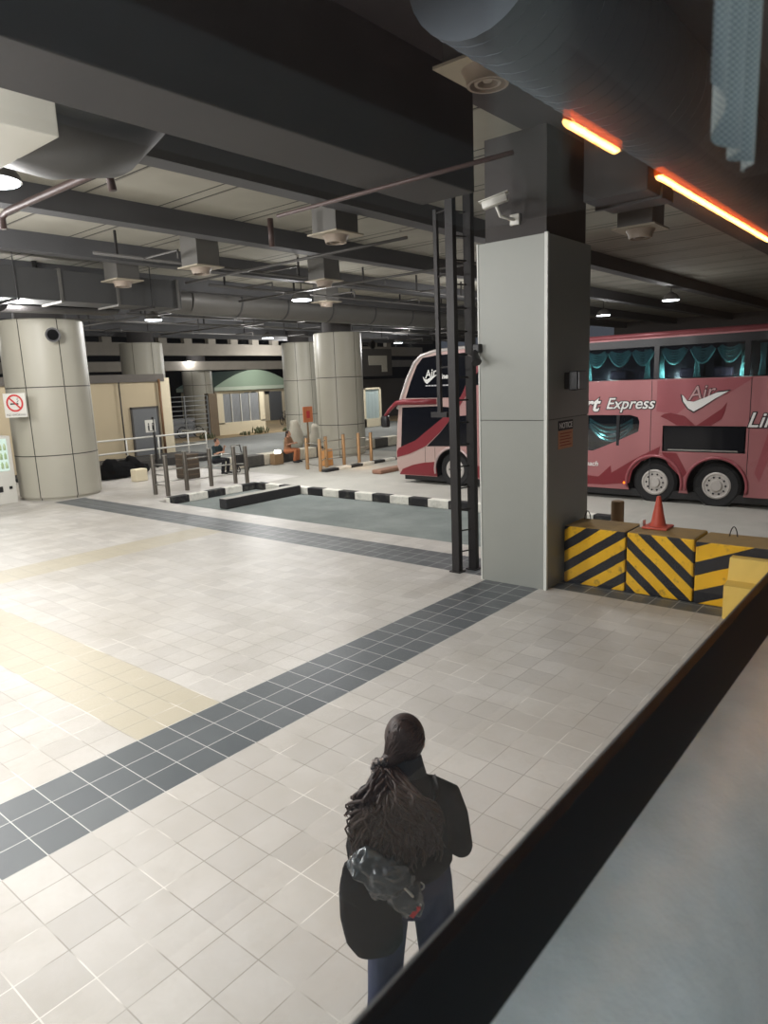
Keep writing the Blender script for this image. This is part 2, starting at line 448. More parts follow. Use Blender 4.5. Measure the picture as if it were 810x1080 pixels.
# ------------------------------------------------------------------ setting: ceiling
b = MB(); b.box((-34, -9, 6.2), (-.3, 46, 6.45)); struct('ceiling', b, M['slab'])
M['slab_shaded'] = pm('shade_coloured_soffit', (72, 68, 70), .9, var=.25, scale=1.0, bump=.2)  # the dimness of this side of the ceiling is put into the colour
b = MB(); b.box((-.3, -9, 6.2), (9, 46, 6.45)); struct('ceiling_shaded', b, M['slab_shaded'])
ribs = [-3.6, -6.85, -10.1, -13.3, -16.6, -19.8, -23.0, -26.3, -29.5, 2.9, 6.0]
for i, x in enumerate(ribs):
    b = MB(); b.box((x-.17, -9, 5.84), (x+.17, 46, 6.21)); struct('ceiling_rib', b, M['rib'])
b = MB(); b.box((-.65, -9, 5.05), (.08, 5.65, 6.21), bev=.015); struct('ceiling_main_beam', b, M['beam'])
for i, y in enumerate((13.2, 30.0)):
    b = MB(); b.box((-30, y, 5.6), (9, y+.4, 6.21)); struct('ceiling_cross_beam', b, M['rib'])
# far edge of the building: beam with stub posts, second beam
b = MB(); b.box((-32.4, 2, 5.02), (-31.9, 48, 5.72)); struct('far_edge_beam', b, M['concrete'])
b = MB(); b.box((-36.4, 2, 4.25), (-36, 52, 4.85)); struct('far_second_beam', b, M['concrete'])
for i in range(17):
    y = 15.2+i*1.75
    b = MB(); b.box((-32.3, y, 5.72), (-31.95, y+.55, 6.3)); struct('stub_post', b, M['concrete'])
b = MB(); b.box((-60, -5, 0), (-59.6, 90, 12)); struct('night_backdrop', b, pm('night_dark', (26, 26, 28), .9))  # dark sheet added as the night behind everything
b = MB(); b.box((-14, 45.5, 0), (9, 45.9, 6.4)); struct('wall_back', b, pm('dark_back_wall', (64, 60, 58), .9))
b = MB(); b.box((9, -9, 0), (9.3, 46, 6.4)); struct('wall_right', b, pm('dark_side_wall', (70, 68, 66), .9))

# ------------------------------------------------------------------ round clad columns
def column(x, y, r, ztop, label, neck=True):
    t = thing('round_column', label, 'column', (x, y, 0))
    b = MB(); b.lathe([(r-.06, 0), (r-.06, .08), (r, .08), (r, ztop-.03), (r-.03, ztop)], n=64); obj('cladding', b, M['clad'], t, 'auto', w=False)
    b = MB(); b.lathe([(r*.62, ztop), (r*.62, 6.2)], n=32); obj('neck', b, M['beam'], t, 'auto', w=False)
    return t
def column_at(p, label, r=1.06, ztop=5.14):
    d = Vector((p[0]-4.455, p[1]+1.355, 0)).normalized(); c = Vector((p[0], p[1], 0))+d*r
    return column(c.x, c.y, r, ztop, label)
column(-16.58, 8.37, 1.15, 5.14, 'large round clad column at the left, with a no-smoking sign and a vending machine beside it')
column_at((-15.3, 19.67), 'round clad column standing on the kerbed island, lit warm, left of the bus', 1.0, 5.07)
column_at((-25.0, 26.73), 'round clad column further back, just left of the island column, behind an orange board', 1.0, 5.4)
column_at((-27.2, 18.1), 'round clad column rising behind the flat-roofed cream toilet building', 1.05, 5.4)
column_at((-37.5, 28.6), 'far grey column left of the green arched roof, beyond the fences', 1.05, 4.25)

# ------------------------------------------------------------------ main square pillar
t = thing('square_pillar', 'big square pillar clad in pale grey panels beside the striped barriers', 'pillar', (-.42, 8.05, 0))
b = MB(); b.box((-.955, 7.36, 0), (.105, 8.75, 2.41)); obj('lower_cladding', b, M['panel'], t)
b = MB(); b.box((-.955, 7.36, 2.42), (.105, 8.75, 4.85)); obj('upper_cladding', b, M['panel'], t)
b = MB(); b.box((-.94, 7.375, 2.41), (.09, 8.735, 2.42)); b.box((-.88, 7.45, 4.85), (.05, 8.68, 6.2)); obj('neck', b, M['beam'], t)
b = MB()
b.box((.075, 7.345, 0), (.12, 7.39, 4.86)); b.box((-.965, 7.35, 0), (-.945, 7.38, 4.86)); obj('corner_trim', b, M['trimwhite'], t)

# wall box, notice on the right face of the pillar
t = thing('wall_speaker', 'small dark box with pale front fixed to the right face of the square pillar', 'speaker', (.105, 7.99, 2.92))
b = MB(); b.box((.105, 7.9, 2.82), (.2, 8.06, 3.05), bev=.01); obj('bracket', b, M['black_plastic'], t)
b = MB(); b.box((.2, 7.83, 2.8), (.34, 8.13, 3.07), bev=.02); obj('housing', b, M['black_plastic'], t)
b = MB(); b.box((.34, 7.85, 2.82), (.352, 8.11, 3.05)); obj('front_cover', b, M['grey_plastic'], t)
t = thing('notice_sign', 'orange notice with a black heading strip on the right face of the square pillar', 'sign', (.107, 7.955, 2.15))
b = MB(); b.box((.105, 7.72, 1.98), (.111, 8.19, 2.24)); obj('board', b, pm('orange_paper', (200, 140, 104), .7, var=.08), t)
b = MB(); b.box((.105, 7.72, 2.245), (.112, 8.19, 2.38)); obj('heading_strip', b, M['dark'], t)
text('lettering', 'NOTICE', .115, M['bus_white'], t, (.113, 7.745, 2.272), (0, 1, 0), (0, 0, 1), .001, bold=.002)
b = MB()
for i in range(5): b.box((.111, 7.77, 2.19-i*.042), (.1125, 8.14-.06*(i % 2), 2.203-i*.042))
obj('text_lines', b, pm('faded_print', (150, 60, 40), .7), t)

# CCTV bullet camera on the beam above the pillar
t = thing('security_camera', 'white bullet security camera on an arm above the top of the square pillar', 'camera', (-.45, 7.3, 5.15))
mt = Matrix.Translation((-.52, 7.1, 5.3)) @ Matrix.Rotation(rad(200), 4, 'Z') @ Matrix.Rotation(rad(14), 4, 'Y')
b = MB(); b.box((-.17, -.055, -.05), (.17, .055, .05), mt, .015); obj('housing', b, M['white_plastic'], t, 'auto')
b = MB(); b.box((-.2, -.065, .05), (.2, .065, .064), mt, .004); obj('sun_shield', b, M['white_plastic'], t)
b = MB(); b.tube([mt @ Vector((.165, 0, 0)), mt @ Vector((.175, 0, 0))], .036, 16); obj('lens', b, M['black_plastic'], t)
b = MB(); b.tube([(-.5, 7.11, 5.24), (-.47, 7.16, 5.12), (-.42, 7.3, 5.1), (-.4, 7.43, 5.1)], .022, 10); b.box((-.47, 7.4, 5.03), (-.33, 7.449, 5.17), bev=.01); obj('arm', b, M['white_plastic'], t, 'auto')
# small floodlight at the pillar's left edge
t = thing('floodlight', 'small dark spotlight clamped to the left edge of the square pillar', 'light', (-.98, 7.34, 3.4))
b = MB(); b.box((-1.0, 7.26, 3.38), (-.9, 7.36, 3.5), bev=.01); obj('clamp', b, M['black_plastic'], t)
b = MB(); b.tube([(-.97, 7.28, 3.4), (-.92, 7.2, 3.33), (-.86, 7.14, 3.24)], [.03, .055, .07], 14); obj('lamp_head', b, M['black_plastic'], t, 'auto')
b = MB(); b.tube([(-1.0, 7.32, 3.4), (-1.06, 7.33, 3.33), (-1.14, 7.36, 3.36)], .012, 8); obj('cable', b, M['pipe'], t, True)

# steel ladder and pole left of the pillar
t = thing('steel_ladder', 'tall dark steel ladder running from floor to ceiling left of the square pillar', 'ladder', (-1.4, 7.6, 0))
b = MB(); b.box((-1.57, 7.46, 0), (-1.44, 7.56, 5.84)); obj('rail', b, M['dark_steel'], t)
b = MB(); b.box((-1.44, 7.74, 0), (-1.31, 7.84, 5.84)); obj('rail', b, M['dark_steel'], t)
for i in range(16):
    b = MB(); z = .32+i*.34; b.tube([(-1.5, 7.5, z), (-1.38, 7.8, z)], .012, 8); obj('rung', b, M['dark_steel'], t, True)
for x, y in ((-1.505, 7.51), (-1.375, 7.79)):
    b = MB(); b.box((x-.1, y-.09, 0), (x+.1, y+.09, .015)); obj('foot_plate', b, M['dark_steel'], t)
t = thing('hanging_pole', 'thin dark pole hanging from the ceiling beside the ladder, ending above head height', 'pole', (-1.83, 7.6, 5.84))
b = MB(); b.box((-1.86, 7.57, 2.5), (-1.8, 7.63, 5.5)); obj('pole', b, M['dark_steel'], t)
b = MB(); b.box((-1.98, 7.56, 2.44), (-1.68, 7.64, 2.52)); obj('cross_bar', b, M['dark_steel'], t)
for z in (3.2, 4.55, 5.45):
    b = MB(); b.tube([(-1.83, 7.6, z), (-1.6, 7.54, z+.01)], .015, 8); obj('tie_bar', b, M['dark_steel'], t)

# ------------------------------------------------------------------ striped barriers
def barrier(x0, x1, y0, y1, h, mat, label, group=None):
    t = thing('concrete_barrier', label, 'barrier', ((x0+x1)/2, (y0+y1)/2, 0), 0, group)
    b = MB(); b.box((x0, y0, 0), (x1, y1, h), bev=.025); obj('block', b, mat, t)
    return t
def loop(t, x, y, z):
    b = MB(); b.tube([(x-.05+.1*(i/12), y, z-.02+.15*math.sin(PI*i/12)**.6) for i in range(13)], .007, 8); obj('lifting_loop', b, M['dark_steel'], t, True)
t = barrier(.14, 1.05, 7.86, 8.5, .86, stripe_mat('hazard_left', rad(125), .55, .262), 'yellow and black concrete barrier next to the square pillar, stripes rising to the right'); loop(t, .26, 8.42, .86)
t = barrier(1.065, 1.95, 7.86, 8.5, .86, stripe_mat('hazard_middle', rad(48), .25, .25), 'yellow and black concrete barrier under the traffic cone, stripes falling to the right')
t = barrier(1.965, 3.3, 7.86, 8.5, .84, stripe_mat('hazard_right', rad(112), .35, .36), 'yellow and black concrete barrier with broad shallow stripes, right of the cone'); loop(t, 2.3, 8.35, .84)
b = MB(); b.prism([(7.45, 0), (7.83, 0), (7.83, .72), (7.68, .72), (7.62, .45), (7.45, .42)], 2.42, 3.6, 'x')
tag(recentre(obj('barrier_block', b, pm('pale_yellow_paint', (232, 196, 96), .7, var=.1)), (3.0, 7.6, 0)), 'plain pale yellow stepped concrete block in front of the right-hand striped barrier', 'barrier')
# cone on the barrier
t = thing('traffic_cone', 'orange traffic cone standing on top of the middle striped barrier', 'traffic cone', (1.33, 8.33, .86))
b = MB(); b.lathe([(.125, .03), (.1, .06), (.028, .44), (.022, .45)], n=28); obj('cone_body', b, M['orange_cone'], t, 'auto', w=False)
b = MB(); b.box((-.17, -.17, 0), (.17, .17, .032), bev=.012); obj('base', b, M['orange_cone'], t, w=False)
b = MB(); b.box((1.1, 8.25, .86), (1.15, 8.37, .96), bev=.01); tag(recentre(obj('paper_cup', b, M['white_plastic']), (1.12, 8.3, .86)), 'small white carton left beside the traffic cone', 'carton')
b = MB(); b.lathe([(.1, -.15), (.1, .98), (.09, 1.0)], (.36, 9.35, 0), 20); tag(recentre(obj('stub_bollard', b, M['brown'], None, 'auto'), (.36, 9.35, -.15)), 'short brown round post behind the left striped barrier', 'bollard')


# ------------------------------------------------------------------ double-deck coach
BY = 14.8
coach = thing('double_decker_bus', 'long maroon and pink double-decker coach parked behind the square pillar', 'bus', (-2.6, 16.05, 0))
prof = [(-8.40, .24), (-8.5, .5), (-8.52, .85), (-8.46, 1.6), (-8.38, 2.2), (-8.26, 2.5), (-8.0, 3.08), (-7.74, 3.5), (-7.5, 3.68), (-7.05, 3.78), (-6.2, 3.83), (2.9, 3.86), (3.1, 3.76), (3.18, 3.4), (3.22, 2.0), (3.2, .5), (3.12, .3), (1.4, .26), (-1.4, .26), (-5.6, .26)]
b = MB(); b.prism(prof, BY, 17.3, 'y')
body = obj('body', b, [M['bus'], M['bus_dark']], coach)
cutters = []
def cutter(fn):
    c = MB(); fn(c); o = obj('cutter_tmp', c, M['bus_dark']); cutters.append(o); return o
lowwin = [(-5.6, 1.16), (-2.37, 1.16), (-1.77, 1.41), (-1.28, 1.64), (-1.26, 1.86), (-1.3, 1.97), (-1.47, 2.02), (-5.6, 2.02)]
cutter(lambda c: c.box((-5.7, 14.6, 2.82), (2.95, 15.35, 3.56)))
cutter(lambda c: c.prism(lowwin, 14.6, 15.3, 'y'))
cutter(lambda c: c.box((-.73, 14.6, 1.2), (1.0, 15.2, 1.78)))
WH = [(-6.48, .47), (-.9, .46), (.44, .46)]
for wx, wz in WH: cutter(lambda c, wx=wx, wz=wz: (c.lathe([(.6, 14.6), (.6, 15.5)], (wx, 0, wz), 40, 'y')))
body.parent = None; body.data.transform(world(coach)); cut(body, cutters); body.data.transform(world(coach).inverted()); body.parent = coach
if len(body.data.materials) < 2: body.data.materials.append(M['bus_dark'])
def skin(name, poly, mat, off=.004, th=.03, parent=coach):
    b = MB(); b.prism(poly, BY-off, BY-off+th, 'y'); return obj(name, b, mat, parent)
# the roof edge highlight strip and front pillar
b = MB(); b.tube([(-8.42, BY+.02, 2.2), (-8.27, BY+.02, 2.52), (-8.0, BY+.02, 3.1), (-7.74, BY+.02, 3.52), (-7.5, BY+.02, 3.69), (-7.05, BY+.02, 3.79), (-6.2, BY+.02, 3.83), (-5.6, BY+.02, 3.84)], .05, 10); obj('front_pillar_trim', b, pm('bus_pale_trim', (206, 198, 194), .3, .3), coach, True)
b = MB(); b.tube([(-5.6, BY+.03, 3.8), (2.9, BY+.03, 3.82)], .06, 10); obj('roof_rail', b, M['roseband'], coach, True)
# windscreens on the front
for z0, z1, x0, x1 in ((2.55, 3.55, -8.24, -7.7), (.95, 2.15, -8.53, -8.4)):
    b = MB(); b.prism([(x0-.02, z0), (x0+.03, z0), (x1+.03, z1), (x1-.02, z1)], 15.0, 17.1, 'y'); obj('windscreen', b, M['bus_glass'], coach)
# graphics and dark glass of the front quarter
skin('quarter_glass', [(-8.1, 2.51), (-7.9, 2.97), (-7.66, 3.42), (-7.45, 3.63), (-6.96, 3.68), (-5.72, 3.7), (-5.72, 2.84), (-6.2, 2.5)], M['bus_glass'], .004)
skin('driver_window', [(-8.24, 2.24), (-7.0, 2.27), (-6.6, 2.24), (-6.5, 2.1), (-7.15, 1.66), (-7.79, 1.23), (-8.34, 1.0)], M['bus_glass'], .005)
skin('door_glass', [(-6.45, 1.98), (-5.75, 2.03), (-5.75, 1.17), (-7.38, 1.12), (-6.9, 1.52)], M['bus_glass'], .004)
rt = [(-8.49, .93), (-8.43, 1.04), (-7.79, 1.28), (-7.15, 1.71), (-6.59, 2.08), (-6.38, 2.25), (-6.11, 2.63), (-5.93, 3.0), (-5.76, 3.37), (-5.6, 3.66)]
rb = [(-5.3, 3.66), (-5.5, 3.3), (-5.72, 3.05), (-5.95, 2.62), (-6.24, 2.24), (-6.45, 1.98), (-6.9, 1.54), (-7.41, 1.13), (-8.0, .89), (-8.49, .76)]
skin('maroon_swoosh', rt+rb, M['maroon'], .012)
skin('maroon_apron', [(-8.42, .25), (-8.3, .42), (-7.9, .56), (-7.5, .64), (-7.1, .68), (-7.04, .26)], M['maroon'], .006)
skin('maroon_apron', [(-5.9, .3), (-5.86, .62), (-4, .66), (-2.22, .53), (-1.92, .82), (-1.9, .64), (-1.5, .9), (-1.2, 1.08), (-.77, 1.31), (-.8, 1.12), (-1.19, .95), (-1.4, .72), (-1.46, .42), (-2.08, .34)], M['maroon'], .006)
skin('rose_band', [(-.79, 1.99), (-.7, 2.05), (-.56, 2.07), (-.26, 2.0), (-.03, 1.79), (-.42, 1.79), (-.6, 1.9)], M['maroon'], .006)
skin('rose_band', [(0, 1.79), (.5, 2.16), (.6, 2.3), (.56, 2.08), (.5, 1.93), (.3, 1.79)], M['maroon'], .006)
skin('dark_rose_wedge', [(-.88, 2.8), (1.1, 2.8), (.57, 2.45), (.05, 2.42), (-.42, 2.05), (-.88, 2.1)], M['roseband'], .003)
skin('rose_band', [(-.73, 1.17), (-.41, 1.17), (-.16, .72), (-.27, .6), (-.57, .89)], M['maroon'], .006)
skin('rose_band', [(1.35, 2.8), (2.0, 2.8), (1.6, 1.6), (1.3, .6), (1.2, .8), (1.45, 1.8)], M['roseband'], .004)
for x in (-7.45, -7.1, -5.2, -1.0, 1.05): 
    b = MB(); b.box((x-.006, BY-.003, .3), (x+.006, BY+.02, 1.1 if x < -6 else 2.8 if x in (-1.0, 1.05) else 1.15)); obj('panel_seam', b, M['bus_dark'], coach)
skin('window_header', [(-5.72, 3.55), (2.98, 3.55), (2.98, 3.73), (-5.72, 3.72)], M['bus_dark'], .004)
# upper window strip: panes, dark posts, swags
for x0, x1 in ((-5.65, -4.1), (-4.0, -2.7), (-2.6, -.97), (-.86, .88), (1.0, 1.9), (1.98, 2.9)):
    b = MB(); b.box((x0, BY+.012, 2.84), (x1, BY+.02, 3.55)); obj('upper_window', b, M['coach_glass'], coach)
for x in (-4.05, -2.65, -.915, .94, 1.94):
    b = MB(); b.box((x-.055, BY+.004, 2.83), (x+.055, BY+.05, 3.56)); obj('window_post', b, M['bus_dark'], coach)
def swag(x0, x1, ztop, drop, y):
    b = MB(); n = 14; rows = 9; g = []
    for j in range(rows+1):
        row = []
        for i in range(n+1):
            u = i/n; sag = (1-(2*u-1)**2)
            row.append(b.bm.verts.new((x0+(x1-x0)*u, y-.02*math.sin(j*2.2), ztop-.02-sag*drop*j/rows-.02*j/rows)))
        g.append(row)
    for j in range(rows):
        for i in range(n): b._face([g[j][i], g[j][i+1], g[j+1][i+1], g[j+1][i]])
    b2 = [f for f in b.bm.faces]
    bmesh.ops.solidify(b.bm, geom=b2, thickness=.008)
    return b
def swag_mat():
    k = NT('teal_swag'); u = k.coord('Object'); x, y, z = k.xyz(u)
    k.bsdf(k.mix(k.noise(9, 2.0), lin((70, 150, 142)), lin((150, 214, 200))), .7, emis=lin((110, 190, 178)), estr=0.0); return k.m
M['swag'] = swag_mat()
for x0, x1 in ((-5.6, -5.0), (-4.95, -4.4), (-4, -3.4), (-3.35, -2.75), (-2.6, -2.1), (-2.06, -1.53), (-1.49, -1.02), (-.83, -.3), (-.21, .27), (.35, .82)):
    # each swag is a fan of folds: nested sagging ropes of cloth
    b = MB()
    for q in range(6):
        d = .07+.045*q
        b.tube([(x0+(x1-x0)*i/12+((.5-i/12)*.02*(5-q)), BY+.1, 3.5-.01*q-d*(1-(2*i/12-1)**2)) for i in range(13)], .021 if q < 5 else .03, 6)
    obj('curtain_swag', b, M['swag'], coach, True)
for x in (-2.58, -1.18, -.86, -.1, .84, 1.2, 1.9):
    b = MB(); 
    for q in range(4): b.tube([(x-.05+.035*q, BY+.16, 3.5), (x-.02+.02*q, BY+.16, 3.15), (x-.05+.035*q, BY+.17, 2.84)], .02, 6)
    obj('curtain_drop', b, M['swag'], coach, True)
b = MB(); b.box((-5.7, 15.3, 2.83), (2.9, 15.34, 3.55)); obj('cabin_liner', b, M['bus_dark'], coach)
for x in (-2.1, -1.4, -.5, .2):
    b = MB(); b.box((x, 15.05, 2.83), (x+.42, 15.2, 3.05), bev=.05); obj('seat_top', b, pm('seat_cloth', (60, 50, 62), .9), coach)
for x, z, w in ((-4.6, 3.3, 10), (-2.3, 3.3, 20), (-.7, 3.3, 16), (.7, 3.3, 12), (-2.2, 1.9, 8)):
    l = bpy.data.lights.new('cabin_light', 'POINT'); l.energy = w; l.color = (.8, 1, .95); l.shadow_soft_size = .06
    o = bpy.data.objects.new('cabin_light', l); COL.objects.link(o); o.location = (x, 14.85, z-.42 if z > 3 else 1.5)
# lower window and hatch
skin('lower_window', [(x, z) for x, z in lowwin], M['coach_glass'], -.02, .008)
b = MB()
for q in range(4): b.tube([(-2.5+1.05*i/12, BY+.1, 1.92-.06*q-(.2+.05*q)*(1-(2*i/12-1)**2)) for i in range(13)], .026, 6)
obj('curtain_swag', b, M['swag'], coach, True)
b = MB(); b.box((-1.8, BY-.002, 1.3), (-1.73, BY+.03, 2.02)); obj('window_post', b, M['bus_dark'], coach)
b = MB(); b.box((-.7, BY+.01, 1.22), (.97, BY+.03, 1.76)); h = obj('luggage_hatch', b, M['bus_glass'], coach)
b = MB(); b.box((-.6, BY-.012, 1.225), (.85, BY+.02, 1.255)); hh = obj('hatch_rail', b, M['steel'], h)
# wheels
proto = None
for wi, (wx, wz) in enumerate(WH):
    if proto is None:
        b = MB(); b.lathe([(.3, 14.9), (.44, 14.88), (.5, 14.93), (.505, 15.1), (.49, 15.18), (.3, 15.18)], (wx, 0, wz), 48, 'y'); wheel = obj('wheel', b, M['tyre'], coach, 'auto')
        b = MB(); b.lathe([(.3, 14.89), (.285, 14.875), (.26, 14.872), (.24, 14.89), (.13, 14.89), (.11, 14.85), (.001, 14.85)], (wx, 0, wz), 40, 'y', caps=False); rim = obj('rim', b, M['rim'], wheel, 'auto')
        b = MB()
        for q in range(10):
            a = 2*PI*q/10; b.lathe([(.022, 14.883), (.022, 14.9)], (wx+.19*math.cos(a), 0, wz+.19*math.sin(a)), 10, 'y')
        b.tube([(wx+.19*math.cos(2*PI*q/24), 14.892, wz+.19*math.sin(2*PI*q/24)) for q in range(25)], .004, 4)
        obj('rim_holes', b, M['bus_dark'], wheel, True)
        proto = (wheel, wx, wz)
    else:
        w0 = proto[0]; w2 = w0.copy(); COL.objects.link(w2); w2.location = Vector((wx-proto[1], 0, wz-proto[2]))
        for ch in list(w0.children):
            c = ch.copy(); COL.objects.link(c); c.parent = w2
    b = MB(); b.tube([(wx+.63*math.cos(a), BY-.005, wz+.63*math.sin(a)) for a in [rad(-12+204*i/24) for i in range(25)]], .035, 8); obj('wheel_arch_trim', b, pm('arch_trim', (190, 170, 168), .3, .4) if wi == 0 else M['roseband'], coach, True)
b = MB(); b.tube([(-1.6, BY-.006, .42), (-1.56, BY-.006, .42)], .025, 8); obj('side_marker', b, M['amber'], coach)
# lettering on the side
ex, ez = (1, 0, 0), (0, 0, 1)
def lett(s, size, x, z, mat, dy=.014, shear=.3, bold=.006, tilt=0.0):
    return text('lettering', s, size, mat, coach, (x, BY-dy, z), (math.cos(tilt), 0, math.sin(tilt)), (-math.sin(tilt), 0, math.cos(tilt)), .003, shear, bold)
lett('Express', .36, -2.07, 2.17, M['bus_dark'], .008, .3, .022); lett('Express', .36, -2.07, 2.17, M['bus_white'], .014, .3, .004)
lett('Smart', .5, -3.45, 2.12, M['bus_dark'], .008, .3, .03); lett('Smart', .5, -3.45, 2.12, M['bus_white'], .014, .3, .012)
lett('Coach', .17, -2.68, .79, M['bus_white'], .014, .25, .002)
lett('Liner', .44, 1.0, 1.77, M['bus_dark'], .008, .3, .024); lett('Liner', .44, 1.0, 1.77, M['bus_white'], .014, .3, .004)
lett('Air', .42, -.2, 2.34, M['bus_dark'], .010, .3, .012, .12); lett('Air', .42, -.2, 2.34, pm('pale_rose_lettering', (190, 150, 150), .5), .016, .3, 0, .12)
tick = [(-.33, 2.46), (-.3, 2.32), (-.19, 2.17), (-.07, 2.1), (.1, 2.2), (.35, 2.37), (.62, 2.53), (.38, 2.5), (.13, 2.39), (-.08, 2.31), (-.22, 2.33), (-.3, 2.44)]
cx, cz = .05, 2.3
skin('tick_outline', [(cx+(x-cx)*1.09, cz+(z-cz)*1.14) for x, z in tick], M['bus_dark'], .018, .03)
skin('tick_mark', tick, M['bus_white'], .024, .03)
sc = .52; tick2 = [(-7.44+(x+.33)*sc, 2.9+(z-2.1)*sc*1.1) for x, z in tick]
skin('tick_mark', tick2, M['bus_white'], .014, .02)
lett('Air', .3, -7.36, 3.05, M['bus_white'], .014, .3, .004, .2)
lett('Liner', .2, -6.93, 3.03, M['bus_white'], .014, .25, .006)
b = MB()
for i in range(9): b.box((-7.36+i*.1, BY-.012, 2.83), (-7.28+i*.1, BY+.01, 2.865))
obj('small_print', b, pm('faint_print', (190, 188, 190), .6), coach)
# mirror on its arm
b = MB(); b.tube([(-7.0, BY-.02, 2.4), (-8.15, BY-.05, 2.4), (-8.4, BY-.08, 2.37), (-8.62, BY-.1, 2.2), (-8.8, BY-.12, 2.0)], [(.05, .085), (.05, .085), (.05, .07), (.05, .06), (.05, .05)], 10, side=(0, 1, 0)); m_ = obj('mirror_arm', b, M['maroon'], coach, True)
b = MB(); b.box((-8.92, BY-.2, 1.66), (-8.7, BY-.02, 2.0), bev=.04); obj('mirror_head', b, M['black_plastic'], m_, 'auto')
b = MB(); b.box((-8.3, BY+.1, .1), (3.0, 17.2, .28)); obj('chassis', b, M['dark'], coach)

# ------------------------------------------------------------------ toilet building at left
t = thing('toilet_building', 'small flat-roofed cream building with a grey door behind the left column', 'building', (-24.5, 12.5, 0))
b = MB(); b.box((-27, 9, 0), (-22.5, 16.2, 3.45)); obj('wall', b, M['cream'], t)
b = MB(); b.box((-22.5, 15.88, 0), (-22.42, 16.35, 3.55)); obj('corner_pier', b, M['cream2'], t)
b = MB(); b.box((-27.1, 8.9, 3.4), (-22.4, 16.1, 3.72)); obj('roof_fascia', b, pm('grey_fascia', (96, 90, 84), .7), t)
b = MB(); b.box((-22.5, 14.45, .3), (-22.44, 15.62, 2.28)); d = obj('door', b, M['grey_door'], t)
b = MB(); b.box((-22.5, 14.38, .3), (-22.42, 14.45, 2.35)); b.box((-22.5, 15.62, .3), (-22.42, 15.69, 2.35)); b.box((-22.5, 14.38, 2.28), (-22.42, 15.69, 2.36)); obj('door_frame', b, pm('door_frame_dark', (74, 70, 66), .5), t)
b = MB(); b.box((-22.44, 15.0, 1.35), (-22.43, 15.2, 1.57)); pl = obj('door_plate', b, M['dark'], d)
b = MB(); b.box((-22.43, 15.06, 1.4), (-22.426, 15.14, 1.52)); obj('plate_mark', b, M['white_plastic'], d)
b = MB(); b.tube([(-22.4, 13.95, 3.4), (-22.4, 13.95, .4)], .03, 8); obj('downpipe', b, pm('dark_downpipe', (70, 64, 58), .5), t, True)
b = MB(); b.tube([(-22.38, 15.82, 3.5), (-22.38, 15.82, .3)], .055, 10); obj('downpipe', b, pm('brown_downpipe', (126, 92, 62), .5), t, True)
# ramp and railing in front
t = thing('access_ramp', 'dark raised ramp with a pale two-bar handrail in front of the toilet door', 'ramp', (-21, 13, 0))
b = MB(); b.prism([(9.0, 0), (16.6, 0), (16.6, .3), (11.0, .3), (9.0, .12)], -22.28, -20.2, 'x'); obj('ramp_slab', b, pm('dark_ramp', (54, 52, 50), .8), t)
for y in (10.0, 11.4, 12.8, 14.2, 15.6, 16.5):
    b = MB(); b.tube([(-20.3, y, .2), (-20.3, y, 1.22)], .03, 8); obj('post', b, M['white_plastic'], t, True)
for z in (.72, 1.22):
    b = MB(); b.tube([(-20.3, 9.2, z), (-20.3, 16.5, z), (-22.0, 16.5, z)], .035, 8); obj('handrail', b, M['white_plastic'], t, True)
t = thing('toilet_sign', 'white toilet sign on a dark post in front of the grey door', 'sign', (-20.0, 13.72, 0))
b = MB(); b.tube([(-20.0, 13.86, 0), (-20.0, 13.86, 2.0)], .05, 10); obj('post', b, M['dark_steel'], t, True)
b = MB(); b.box((-20.0, 13.5, 1.42), (-19.96, 13.92, 1.9)); s_ = obj('plate', b, M['white_plastic'], t)
b = MB()
for y in (13.62, 13.8):
    b.box((-19.96, y-.03, 1.5), (-19.95, y+.03, 1.7)); b.lathe([(.03, -19.96), (.03, -19.95)], (0, y, 1.75), 10, 'x')
b.box((-19.96, 13.59, 1.46), (-19.95, 13.83, 1.48)); obj('figures', b, M['dark'], s_)
M['matte_black'] = pm('matte_black', (16, 16, 17), .95, spec=.05)
b = MB(); b.ball((-18.6, 11.4, .28), (.5, .75, .32)); b.ball((-18.8, 12.2, .22), (.4, .5, .26)); b.ball((-18.7, 10.8, .2), (.4, .45, .22)); b.ball((-18.35, 11.0, .5), (.25, .3, .25)); b.ball((-18.5, 11.9, .45), (.22, .25, .3))
for v in b.bm.verts: v.co += Vector((noise.noise(v.co*5), noise.noise(v.co*5+Vector((4, 0, 0))), noise.noise(v.co*5+Vector((0, 4, 0)))*.6))*.14
tag(recentre(remeshed('rubbish_bags', b, M['matte_black'], None, .035, 1), (-18.6, 11.4, 0)), 'heap of black bags on the paving below the ramp railing', 'bags')
b = MB(); b.box((-17.2, 11.05, 0), (-16.85, 11.5, .42), bev=.03); tag(recentre(obj('cream_block', b, M['cream2']), (-17, 11.25, 0)), 'small cream block beside the black bags', 'block')
b = MB(); b.box((-16.3, 12.25, 0), (-15.6, 12.75, .85), bev=.03)
tag(recentre(obj('brick_pier', b, stripes_tex('brown_courses', (92, 78, 62), (70, 60, 50), 2, .17, .8, .8)), (-15.9, 12.5, 0)), 'low brown block pier behind the left steel posts', 'pier')

